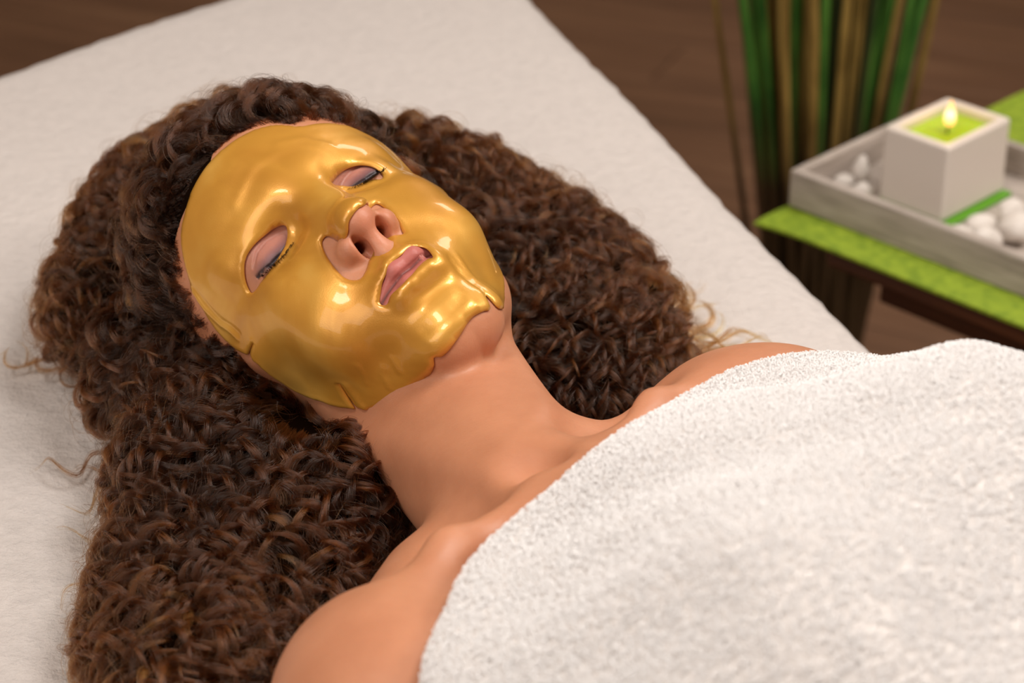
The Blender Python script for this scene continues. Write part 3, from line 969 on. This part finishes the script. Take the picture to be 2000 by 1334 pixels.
def make_towel(Vb, mat, pile_mat):
    """Vb: vertices of the body in the body frame"""
    h = 5.0
    x0, y0, nx, ny = -1100.0, -1190.0, 290, 262
    Z = np.zeros((nx, ny))
    ix = np.clip(np.round((Vb[:, 0] - x0) / h).astype(int), 0, nx - 1); iy = np.clip(np.round((Vb[:, 1] - y0) / h).astype(int), 0, ny - 1)
    sel = Vb[:, 1] < 90
    np.maximum.at(Z, (ix[sel], iy[sel]), Vb[sel, 2])
    # the cloth spans hollows: slope limit then smoothing, never below the body
    for lim in (6.0, 3.2):
        for _ in range(60):
            Zp = np.pad(Z, 1, mode='edge')
            m = np.max([Zp[2:, 1:-1], Zp[:-2, 1:-1], Zp[1:-1, 2:], Zp[1:-1, :-2]], axis=0) - lim
            m2 = np.max([Zp[2:, 2:], Zp[:-2, 2:], Zp[2:, :-2], Zp[:-2, :-2]], axis=0) - lim * 1.41
            Z = np.maximum(Z, np.maximum(m, m2))
    # closing with a wide paraboloid: taut cloth bridges the hollows
    def closing(Z, R, w):
        offs = [(a, b) for a in range(-w, w + 1, 1) for b in range(-w, w + 1, 1) if a * a + b * b <= w * w]
        for sign in (1, -1):
            Zp = np.pad(Z, w, mode='edge'); out = np.full(Z.shape, -1e9)
            for a, b in offs:
                out = np.maximum(out, sign * Zp[w + a:w + a + nx, w + b:w + b + ny] - (a * a + b * b) * h * h / (2 * R))
            Z = sign * out
        return Z
    Zb = Z.copy()
    Z = closing(Z, 520.0, 24)
    for _ in range(30):
        Zp = np.pad(Z, 1, mode='edge')
        S = (Zp[2:, 1:-1] + Zp[:-2, 1:-1] + Zp[1:-1, 2:] + Zp[1:-1, :-2] + 4 * Z) / 8
        Z = np.maximum(S, Zb)
    Z = np.maximum(Z, 3.0)
    def height(x, y):
        fx = np.clip((x - x0) / h, 0, nx - 1.001); fy = np.clip((y - y0) / h, 0, ny - 1.001)
        i = fx.astype(int); j = fy.astype(int); a = fx - i; b = fy - j
        return (Z[i, j] * (1 - a) * (1 - b) + Z[i + 1, j] * a * (1 - b) + Z[i, j + 1] * (1 - a) * b + Z[i + 1, j + 1] * a * b)
    hem = catmull(HEM, 4.0, False)
    hem = np.vstack([hem, HEM[-1]])
    sx = np.linspace(-330, 262, 198)
    hy = np.interp(sx, hem[:, 0], hem[:, 1])
    vv = np.r_[0, 1.0, 2.5, 5, 8, 12, 17, np.arange(22, 620, 5.0), np.arange(620, 1190, 12.0)]
    X, Vv = np.meshgrid(sx, vv, indexing='ij')
    hy2 = hy[:, None]
    Y = hy2 - Vv * (1 + 0 * X)
    Y = np.maximum(Y, -1180.0 + 0 * X)
    X = X + spine(Y)
    base = height(X.ravel(), Y.ravel()).reshape(X.shape)
    side = (1 - smooth01(sx, 212, 258)) * (1 - smooth01(-sx, 245, 318))
    base = 3.0 + (base - 3.0) * side[:, None]
    lump = 1.2 * np.sin(X / 23 + 2 * np.sin(Y / 41)) * np.sin(Y / 31 + X / 77) + 0.8 * np.sin(X / 11 + Y / 17)
    # drawn folds running from the bust towards the far side
    lump += 2.2 * np.exp(-(((Y + 150 - 0.35 * X) + 14 * np.sin(X / 40)) / 16) ** 2) * smooth01(X - spine(Y), 20, 120)
    roll = 6.0 * np.sqrt(np.clip(1 - (1 - np.clip(Vv / 7.0, 0, 1)) ** 2, 0, 1)) + 0.6
    Zt = base + roll + lump * smooth01(Vv, 6, 40)
    Yb = Y + 0.0
    n1, n2 = X.shape
    top = np.c_[X.ravel(), Yb.ravel(), Zt.ravel()]
    idx = np.arange(n1 * n2).reshape(n1, n2)
    F = np.stack([idx[:-1, :-1], idx[:-1, 1:], idx[1:, 1:], idx[1:, :-1]], -1).reshape(-1, 4)
    bot = np.c_[X.ravel(), Yb.ravel(), (base + 0.5).ravel()]
    Fb = F[:, ::-1] + n1 * n2
    b = np.r_[idx[:, 0], idx[-1, 1:], idx[-2::-1, -1], idx[0, -2:0:-1]]
    b2 = np.roll(b, -1)
    Fr = np.stack([b, b2, b2 + n1 * n2, b + n1 * n2], 1)
    W_ = b2w(np.concatenate([top, bot]))
    e1 = W_[F[0, 1]] - W_[F[0, 0]]; e2 = W_[F[0, 3]] - W_[F[0, 0]]
    if np.cross(e1, e2)[2] < 0: F, Fb, Fr = F[:, ::-1], Fb[:, ::-1], Fr[:, ::-1]
    towel = mesh_np('towel', W_, np.concatenate([F, Fb, Fr]), mat)
    tag(towel, "thick white terry towel covering the woman from chest down", 'towel')
    # looped cotton pile on the part near the face
    tri = F[np.all(Vv.ravel()[F] < 520, axis=1)]
    T = np.concatenate([tri[:, :3], tri[:, [0, 2, 3]]])
    Pw = W_[T]
    cr = np.cross(Pw[:, 1] - Pw[:, 0], Pw[:, 2] - Pw[:, 0])
    ar = np.linalg.norm(cr, axis=1)
    n = 260000
    k = rng.choice(len(T), n, p=ar / ar.sum())
    u = rng.random((n, 2)); u[u.sum(1) > 1] = 1 - u[u.sum(1) > 1]
    root = Pw[k, 0] + u[:, :1] * (Pw[k, 1] - Pw[k, 0]) + u[:, 1:] * (Pw[k, 2] - Pw[k, 0])
    nn = nrm(cr[k]); nn[nn[:, 2] < 0] *= -1
    side = nrm(np.cross(nn, rng.normal(size=(n, 3))))
    dirn = nrm(nn + 0.35 * side)
    ln = rng.uniform(1.3, 2.6, n)[:, None] / 1000
    lean = nrm(np.cross(nn, rng.normal(size=(n, 3))))
    pts = np.stack([root - nn * 0.0004, root + dirn * ln * 0.55, root + dirn * ln + lean * ln * 0.15, root + dirn * ln * 1.05 + lean * ln * 0.6 - nn * ln * 0.25], 1)
    o = hair_object('pile', pts.reshape(-1, 3), np.full(n, 4), np.tile([0.00028, 0.00028, 0.00026, 0.00018], n), pile_mat, towel)
    tag(o, kind='stuff')
    return towel
# ------------------------------------------------------------------ room: floor of dark boards
def make_floor(M_board, M_sub):
    bm = bmesh.new()
    bmesh.ops.create_cube(bm, size=1, matrix=Matrix.Translation((0.4, 2.2, -0.03)) @ Matrix.Diagonal((6.2, 9.0, 0.04, 1)))
    fl = mesh_bm('floor', bm, M_sub)
    tag(fl, kind='structure')
    meshes = []
    bw, bl = 0.165, 1.9
    for k in range(4):
        bm = bmesh.new()
        bmesh.ops.create_cube(bm, size=1, matrix=Matrix.Diagonal((bl - 0.003, bw - 0.003, 0.012, 1)))
        bmesh.ops.bevel(bm, geom=[e for e in bm.edges if abs(e.verts[0].co.z - e.verts[1].co.z) < 1e-5 and e.verts[0].co.z > 0], offset=0.0015, segments=1, affect='EDGES')
        me = bpy.data.meshes.new('floor_board')
        bm.to_mesh(me); bm.free(); me.materials.append(M_board); meshes.append(me)
    ang = R_(-24)
    ca, sa = math.cos(ang), math.sin(ang)
    n = 0
    for j in range(-46, 47):
        off = (j * 0.61) % bl
        for i in range(-7, 8):
            u, v = i * bl + off, j * bw
            x, y = 0.5 + ca * u - sa * v, 3.2 + sa * u + ca * v
            if not (-3.5 < x < 4.3 and -3.0 < y < 7.4): continue
            o = bpy.data.objects.new('floor_board', meshes[n % 4]); n += 1
            o.location = (x, y, -0.004 + rng.uniform(-0.0006, 0.0006)); o.rotation_euler.z = ang
            link(o, fl)

def make_room(M_wall, M_ceil):
    def slab(name, c, d, m):
        bm = bmesh.new()
        bmesh.ops.create_cube(bm, size=1, matrix=Matrix.Translation(c) @ Matrix.Diagonal((*d, 1)))
        tag(mesh_bm(name, bm, m), kind='structure')
    x0, x1, y0, y1, H = -2.6, 3.4, -2.2, 6.6, 2.7
    slab('wall_back', ((x0 + x1) / 2, y1 + 0.05, H / 2), (x1 - x0 + 0.2, 0.1, H), M_wall)
    slab('wall_front', ((x0 + x1) / 2, y0 - 0.05, H / 2), (x1 - x0 + 0.2, 0.1, H), M_wall)
    slab('wall_left', (x0 - 0.05, (y0 + y1) / 2, H / 2), (0.1, y1 - y0, H), M_wall)
    slab('wall_right', (x1 + 0.05, (y0 + y1) / 2, H / 2), (0.1, y1 - y0, H), M_wall)
    slab('ceiling', ((x0 + x1) / 2, (y0 + y1) / 2, H + 0.05), (x1 - x0 + 0.2, y1 - y0 + 0.2, 0.1), M_ceil)

# ------------------------------------------------------------------ side table with mat, tray, candle, stones
T_ORG = np.array([0.2059, 1.7444])
E1 = np.array([0.70711, -0.70711]); E2 = np.array([0.70711, 0.70711])
def tpt(a, b): return T_ORG + E1 * a + E2 * b
T_ROT = R_(-45)

def box_bm(bm, x0, x1, y0, y1, z0, z1, bev=0.0, seg=2):
    t = bmesh.new()
    bmesh.ops.create_cube(t, size=1, matrix=Matrix.Translation(((x0 + x1) / 2, (y0 + y1) / 2, (z0 + z1) / 2)) @ Matrix.Diagonal((x1 - x0, y1 - y0, z1 - z0, 1)))
    if bev: bmesh.ops.bevel(t, geom=t.edges[:], offset=bev, segments=seg, affect='EDGES', profile=0.6)
    me = bpy.data.meshes.new('tmp'); t.to_mesh(me); t.free()
    bm.from_mesh(me); bpy.data.meshes.remove(me)
    return bm

def box(name, x0, x1, y0, y1, z0, z1, mat, parent, bev=0.0, seg=2, smooth=False):
    return mesh_bm(name, box_bm(bmesh.new(), x0, x1, y0, y1, z0, z1, bev, seg), mat, parent, smooth)

def place(name, a, b, z):
    x, y = tpt(a, b)
    return empty(name, (x, y, z), T_ROT)

def make_table(M):
    ZT = 0.563
    t = place('side_table', 0.0, 0.0, 0.0)
    tag(t, 'low dark brown wooden side table under the green mat', 'table')
    box('tabletop', 0.070, 0.66, 0.012, 0.46, ZT - 0.022, ZT, M['table'], t, 0.003)
    box('apron', 0.10, 0.63, 0.05, 0.066, ZT - 0.06, ZT - 0.022, M['table'], t, 0.002)
    box('apron', 0.10, 0.63, 0.40, 0.416, ZT - 0.06, ZT - 0.022, M['table'], t, 0.002)
    for a in (0.245, 0.60):
        for b in (0.03, 0.40):
            box('leg', a, a + 0.04, b, b + 0.04, 0.0, ZT - 0.022, M['table'], t, 0.003)
    # woven mat: ribs across its width
    m = place('placemat', 0.0, 0.0, ZT)
    tag(m, 'lime green woven mat lying under the whitewashed tray', 'placemat')
    a1, b1 = 0.60, 0.405
    na, nb = 300, 202
    A, Bm = np.meshgrid(np.linspace(0, a1, na), np.linspace(0, b1, nb), indexing='ij')
    ph = (np.round(A / a1 * (na - 1)).astype(int) + np.round(Bm / b1 * (nb - 1)).astype(int)) % 2
    Zm = 0.0026 + 0.0007 * ph
    edge = np.minimum(np.minimum(A, a1 - A), np.minimum(Bm, b1 - Bm))
    sag = -0.004 * np.clip((0.065 - A) / 0.065, 0, 1) ** 2 - 0.001 * np.clip((0.012 - Bm) / 0.012, 0, 1)
    top = np.c_[A.ravel(), Bm.ravel(), (Zm + sag).ravel()]; bot = np.c_[A.ravel(), Bm.ravel(), (0.0004 + sag).ravel()]
    idx = np.arange(na * nb).reshape(na, nb)
    F = np.stack([idx[:-1, :-1], idx[1:, :-1], idx[1:, 1:], idx[:-1, 1:]], -1).reshape(-1, 4)
    b = np.r_[idx[:, 0], idx[-1, 1:], idx[-2::-1, -1], idx[0, -2:0:-1]]; b2 = np.roll(b, -1)
    Fr = np.stack([b2, b, b + na * nb, b2 + na * nb], 1)
    wv = mesh_np('weave', np.concatenate([top, bot]), np.concatenate([F, F[:, ::-1] + na * nb, Fr]), M['mat'], m, False)
    ZM = ZT + 0.0034
    # tray
    tr = place('tray', 0.0065, 0.0375, ZM)
    tag(tr, 'whitewashed wooden tray holding the candle and white stones', 'tray')
    L, Wd, H, th = 0.40, 0.186, 0.034, 0.009
    box('tray_bottom', th, L - th, th, Wd - th, 0.0, 0.007, M['wash'], tr, 0.001)
    box('side_board', 0, L, 0, th, 0, H, M['wash'], tr, 0.0022)
    box('side_board', 0, L, Wd - th, Wd, 0, H, M['wash'], tr, 0.0022)
    box('end_board', 0, th, th, Wd - th, 0, H, M['wash_end'], tr, 0.0018)
    box('end_board', L - th, L, th, Wd - th, 0, H, M['wash_end'], tr, 0.0018)
    ZB = ZM + 0.007
    # folded green leaf pad under the candle
    oa, ob = 0.0065 + 0.0605, 0.0375 + 0.0455
    pad = place('leaf_pad', oa, ob, ZB)
    tag(pad, 'flat bright green pad lying under the square candle', 'pad')
    box('pad_sheet', -0.002, 0.073, -0.004, 0.093, 0.0002, 0.0042, M['leaf'], pad, 0.0012)
    ZC = ZB + 0.0044
    c = place('candle', oa, ob, ZC)
    tag(c, 'square white ceramic holder with lit lime green candle on the tray', 'candle')
    w, l, hh, wall = 0.066, 0.090, 0.0675, 0.0085
    bm = bmesh.new()
    prof = [(0.0, 0.0, -1), (0.0, hh, 1)]
    def loop(ins, z, r):
        q = round_poly([(ins, ins), (w - ins, ins), (w - ins, l - ins), (ins, l - ins)], r, 4)
        return [bm.verts.new((x, y, z)) for x, y in q]
    ls = [loop(0.002, 0, 0.003), loop(0.0, 0.002, 0.004), loop(0.0, hh - 0.0025, 0.004), loop(0.0007, hh - 0.0007, 0.004), loop(0.0025, hh, 0.004),
          loop(wall - 0.0015, hh, 0.004), loop(wall, hh - 0.0015, 0.004), loop(wall, 0.012, 0.004)]
    for p, q in zip(ls, ls[1:]):
        for k in range(len(p)): bm.faces.new((p[k], p[(k + 1) % len(p)], q[(k + 1) % len(p)], q[k]))
    bm.faces.new(ls[0][::-1]); bm.faces.new(ls[-1])
    bmesh.ops.recalc_face_normals(bm, faces=bm.faces)
    mesh_bm('holder', bm, M['ceramic'], c, False)
    # wax with a melted pool around the wick
    cx, cy = 0.033, 0.045
    bm = bmesh.new()
    hw, hl = w / 2 - wall - 0.0002, l / 2 - wall - 0.0002
    rows = []
    for i, f in enumerate((0.06, 0.2, 0.4, 0.6, 0.8, 0.92, 1.0)):
        row = []
        for k in range(32):
            a = 2 * math.pi * k / 32
            ca, sa = math.cos(a), math.sin(a)
            sq = 1 / max(abs(ca), abs(sa))
            mixf = f ** 2
            x = f * hw * ca * (1 + (sq - 1) * mixf); y = f * hl * sa * (1 + (sq - 1) * mixf)
            z = hh - 0.0085 - 0.0016 * math.exp(-(f / 0.45) ** 4) + 0.0012 * max(0, f - 0.85) / 0.15
            row.append(bm.verts.new((cx + x, cy + y, z)))
        rows.append(row)
    for p, q in zip(rows, rows[1:]):
        for k in range(32): bm.faces.new((p[k], q[k], q[(k + 1) % 32], p[(k + 1) % 32]))
    bm.faces.new(rows[0])
    bottom = [bm.verts.new((v.co.x, v.co.y, 0.0125)) for v in rows[-1]]
    for k in range(32): bm.faces.new((rows[-1][k], bottom[k], bottom[(k + 1) % 32], rows[-1][(k + 1) % 32]))
    bm.faces.new(bottom)
    bmesh.ops.recalc_face_normals(bm, faces=bm.faces)
    wax = mesh_bm('wax', bm, M['wax'], c, True)
    tag(wax, 'lime green wax')
    zf = hh - 0.0102
    bm = bmesh.new(); prev = None
    for i, t_ in enumerate(np.linspace(0, 1, 6)):
        p = Vector((cx + 0.0012 * t_ ** 2, cy, zf - 0.001 + 0.010 * t_)); r = 0.0009 * (1 - 0.3 * t_)
        ring = [bm.verts.new(p + Vector((r * math.cos(a), r * math.sin(a), 0))) for a in np.arange(8) * math.pi / 4]
        if prev:
            for k in range(8): bm.faces.new((prev[k], prev[(k + 1) % 8], ring[(k + 1) % 8], ring[k]))
        prev = ring
    bm.faces.new(prev)
    mesh_bm('wick', bm, M['wick'], c, True)
    bm = bmesh.new(); prev = None; nf = 14
    zb = zf + 0.0065
    for i in range(nf + 1):
        t_ = i / nf
        r = 0.0052 * (math.sin(math.pi * min(1, t_ * 1.0) ** 0.62) ** 0.9) * (1 - 0.25 * t_) + 0.00015
        p = Vector((cx + 0.0012, cy, zb + 0.0245 * t_))
        ring = [bm.verts.new(p + Vector((r * math.cos(a), r * math.sin(a), 0))) for a in np.arange(16) * math.pi / 8]
        if prev:
            for k in range(16): bm.faces.new((prev[k], prev[(k + 1) % 16], ring[(k + 1) % 16], ring[k]))
        else: bm.faces.new(ring[::-1])
        prev = ring
    bm.faces.new(prev)
    fl = mesh_bm('flame', bm, M['flame'], c, True)
    tag(fl, 'small yellow flame')
    lp = bpy.data.lights.new('candle_glow', 'POINT'); lp.energy = 0.03; lp.color = (1.0, 0.55, 0.2); lp.shadow_soft_size = 0.006
    lo = link(bpy.data.objects.new('candle_glow', lp), c); lo.location = (cx, cy, zb + 0.034)
    # white stones
    def stone(a, b, z, r, seed, label, group=None):
        g = np.random.default_rng(seed)
        bm = bmesh.new()
        bmesh.ops.create_icosphere(bm, subdivisions=3, radius=1.0)
        k1, k2, k3 = g.normal(0, 1.6, 3), g.normal(0, 1.6, 3), g.normal(0, 3.0, 3)
        pl = nrm(g.normal(size=(5, 3)))
        for v in bm.verts:
            q = np.array(v.co[:])
            s = 1 + 0.13 * math.sin(q @ k1 + seed) + 0.10 * math.sin(q @ k2 + 2 * seed) + 0.04 * math.sin(q @ k3)
            s = min([s] + [0.86 / max(1e-3, q @ n) for n in pl if q @ n > 0.3])
            v.co = Vector(q * s) * 1.0
            v.co.x *= r * g_s[0]; v.co.y *= r * g_s[1]; v.co.z *= r * g_s[2]
        zmin = min(v.co.z for v in bm.verts)
        for v in bm.verts: v.co.z -= zmin
        o = mesh_bm('stone', bm, M['stone'], None, True)
        x, y = tpt(0.0065 + a, 0.0375 + b)
        o.location = (x, y, z); o.rotation_euler.z = g.uniform(0, 6)
        tag(o, label, 'stone', group)
    Z0 = ZB + 0.0003
    spots = [(0.026, 0.066, 0.0085, 1.0, 1.0, 1.7, 'tall white stone left of the candle, standing up behind two smaller ones'),
             (0.046, 0.040, 0.0085, 1.1, 1.0, 1.0, 'rounded white stone close to the left side of the candle'),
             (0.022, 0.047, 0.0075, 1.0, 1.1, 0.8, 'small white stone nearest the left corner of the tray'),
             (0.155, 0.026, 0.013, 1.2, 1.0, 0.8, 'large white stone just right of the green pad, at the front'),
             (0.180, 0.030, 0.012, 1.0, 1.2, 1.0, 'white stone at the right edge of the photo, front row'),
             (0.158, 0.058, 0.011, 1.2, 1.0, 0.9, 'white stone behind the large one beside the candle'),
             (0.186, 0.064, 0.014, 1.1, 1.1, 1.0, 'white stone at the right edge of the photo, second row'),
             (0.165, 0.090, 0.011, 1.0, 1.0, 1.1, 'small white stone behind the candle corner on its right'),
             ]
    for i, (a, b, r, s1, s2, s3, lab) in enumerate(spots):
        g_s = (s1, s2, s3)
        stone(a, b, Z0, r, 31 + i, lab, 'white stones in the tray')

# ------------------------------------------------------------------ bundle of tall stalks behind the table
def make_stalks(M):
    root = empty('stalk_bundle', (0.348, 2.32, 0.0))
    tag(root, 'tall bundle of green and brown plant stalks standing behind the side table', 'plant')
    bm = bmesh.new()
    bmesh.ops.create_cone(bm, cap_ends=True, segments=32, radius1=0.045, radius2=0.062, depth=0.06, matrix=Matrix.Translation((0, 0, 0.03)))
    mesh_bm('base', bm, M['wick'], root, True)
    n = 96
    g = np.random.default_rng(5)
    for i in range(n):
        a = i * 2.39996; r = math.sqrt((i + 0.5) / n)
        bx, by = 0.055 * r * math.cos(a), 0.05 * r * math.sin(a)
        tx, ty = 0.195 * r * math.cos(a) + g.normal(0, 0.012) - 0.01, 0.12 * r * math.sin(a) + g.normal(0, 0.012)
        hgt = g.uniform(0.95, 1.35); rad = g.uniform(0.0036, 0.0072)
        bend = g.normal(0, 0.018, 2)
        bm = bmesh.new(); prev = None
        K = 18
        for k in range(K + 1):
            t = k / K
            e = t ** 1.6
            p = Vector((bx + (tx - bx) * e + bend[0] * math.sin(math.pi * t), by + (ty - by) * e + bend[1] * math.sin(math.pi * t), 0.06 * 0.9 + t * (hgt - 0.054)))
            rr = rad * (1 - 0.35 * t) * (1.10 if k % 4 == 0 else 1.0)
            ring = [bm.verts.new(p + Vector((rr * math.cos(b), rr * math.sin(b), 0))) for b in np.arange(8) * math.pi / 4]
            if prev:
                for j in range(8): bm.faces.new((prev[j], prev[(j + 1) % 8], ring[(j + 1) % 8], ring[j]))
            else: bm.faces.new(ring[::-1])
            prev = ring
        bm.faces.new(prev)
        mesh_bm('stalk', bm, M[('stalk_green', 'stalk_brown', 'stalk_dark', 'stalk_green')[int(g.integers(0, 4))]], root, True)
# ------------------------------------------------------------------ build everything
try:
    scene.cycles_curves.shape = 'RIBBONS'
    scene.cycles_curves.subdivisions = 2
except Exception:
    pass
scene.cycles.max_bounces = 8
scene.cycles.diffuse_bounces = 4
scene.cycles.glossy_bounces = 4
scene.cycles.transmission_bounces = 4
scene.cycles.use_denoising = True

MT = {}
def wood(name, cols, scale, rough, stretch=(1, 14, 14), coat=0.0):
    M = Mat(name).set(Roughness=rough)
    v = M.coord(stretch)
    M.color(M.ramp(M.noise(v, scale, 6, 0.6), [(0.3, cols[0]), (0.55, cols[1]), (0.75, cols[2])]))
    M.normal(M.bump(M.noise(v, scale * 4, 4), 0.15, 0.002))
    return M.m
MT['board'] = wood('dark_floor_wood', (srgb(108, 80, 60), srgb(134, 100, 76), srgb(152, 118, 90)), 2.2, 0.45)
MT['table'] = wood('table_wood', (srgb(58, 30, 16), srgb(84, 46, 24), srgb(104, 60, 32)), 5, 0.4)
MT['wash'] = wood('whitewashed_wood', (srgb(150, 138, 128), srgb(190, 178, 168), srgb(212, 202, 194)), 16, 0.6)
MT['wash_end'] = wood('whitewashed_wood_across', (srgb(150, 138, 128), srgb(190, 178, 168), srgb(212, 202, 194)), 16, 0.6, (14, 1, 14))
MT['joint'] = plain('dark_joint', srgb(34, 22, 16), 0.8)
gm_ = Mat('green_woven_mat').set(Roughness=0.75)
gm_.color(gm_.ramp(gm_.noise(gm_.coord(), 120, 3), [(0.35, srgb(116, 142, 16)), (0.65, srgb(146, 168, 34))]))
MT['mat'] = gm_.m
MT['leaf'] = plain('bright_green_pad', srgb(96, 160, 36), 0.5)
MT['ceramic'] = plain('white_ceramic', srgb(228, 218, 208), 0.42)
MT['wick'] = plain('dark_wick', srgb(26, 22, 14), 0.9)
MT['stone'] = Mat('white_stone').set(Base_Color=srgb(228, 220, 212), Roughness=0.55).m
w_ = Mat('lime_wax').set(Base_Color=srgb(164, 196, 28), Roughness=0.35)
w_.b.inputs['Subsurface Weight'].default_value = 0.4
w_.b.inputs['Subsurface Scale'].default_value = 0.006
MT['wax'] = w_.m
f_ = Mat('candle_flame')
f_.set(Base_Color=(0, 0, 0, 1), Roughness=1.0)
gz = f_.n('ShaderNodeTexCoord'); sp = f_.n('ShaderNodeSeparateXYZ'); f_.l(gz.outputs['Generated'], sp.inputs['Vector'])
f_.l(f_.ramp(sp.outputs['Z'], [(0.0, (1.0, 0.30, 0.05, 1)), (0.25, (1.0, 0.62, 0.18, 1)), (0.5, (1.0, 0.85, 0.5, 1)), (0.85, (1.0, 0.5, 0.10, 1))]), f_.b.inputs['Emission Color'])
f_.b.inputs['Emission Strength'].default_value = 2.2
MT['flame'] = f_.m
def stalk(name, lo, hi):
    M = Mat(name).set(Roughness=0.45)
    v = M.coord((3, 3, 1.2))
    c = M.ramp(M.noise(v, 9, 3), [(0.35, lo), (0.65, hi)])
    # lower stalks coloured dark brown to stand in for shade under the table
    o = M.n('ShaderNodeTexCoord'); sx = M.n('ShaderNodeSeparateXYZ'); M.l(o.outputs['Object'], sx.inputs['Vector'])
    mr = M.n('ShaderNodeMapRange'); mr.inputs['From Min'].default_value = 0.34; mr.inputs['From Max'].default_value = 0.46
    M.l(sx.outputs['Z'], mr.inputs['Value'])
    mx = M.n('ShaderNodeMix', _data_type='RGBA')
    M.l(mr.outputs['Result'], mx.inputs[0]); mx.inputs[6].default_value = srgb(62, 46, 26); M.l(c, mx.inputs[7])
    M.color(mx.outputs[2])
    return M.m
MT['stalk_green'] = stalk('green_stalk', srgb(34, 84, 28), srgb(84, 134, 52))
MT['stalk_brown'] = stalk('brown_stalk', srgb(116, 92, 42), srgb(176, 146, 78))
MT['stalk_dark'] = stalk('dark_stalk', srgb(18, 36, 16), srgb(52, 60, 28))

white = srgb(232, 226, 222)
MT['cover'] = make_terry('fleece_cover', srgb(214, 206, 201), 130)
MT['towel'] = make_terry('terry_towel', white, 160)
MT['pile'] = make_pile((0.90, 0.885, 0.88, 1))
MT['pad'] = plain('cream_vinyl', srgb(214, 204, 190), 0.5)

make_floor(MT['board'], MT['joint'])
make_room(plain('warm_wall_paint', srgb(196, 168, 140), 0.9), plain('ceiling_paint', srgb(226, 214, 200), 0.9))
make_bed(MT['cover'], MT['pad'], MT['table'])

person = empty('person', tuple(b2w((0, 0, 0))))
tag(person, 'woman lying on her back with bare shoulders, eyes closed, curly dark hair', 'person')
bpy.context.view_layer.update()
body, VB = make_body(None, make_skin())
paint_body(body, VB)
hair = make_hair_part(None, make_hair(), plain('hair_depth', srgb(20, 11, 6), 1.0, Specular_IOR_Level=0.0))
make_lashes(body, plain('black_lash', srgb(16, 14, 16), 0.5))
for o in (body, hair):
    o.parent = person
    o.matrix_parent_inverse = Matrix.Translation(person.location).inverted()
mask = make_mask(make_gold())
tag(mask, "shiny gold gel face mask with holes on the woman's face", 'face mask')
make_towel(VB, MT['towel'], MT['pile'])
make_table(MT)
make_stalks(MT)
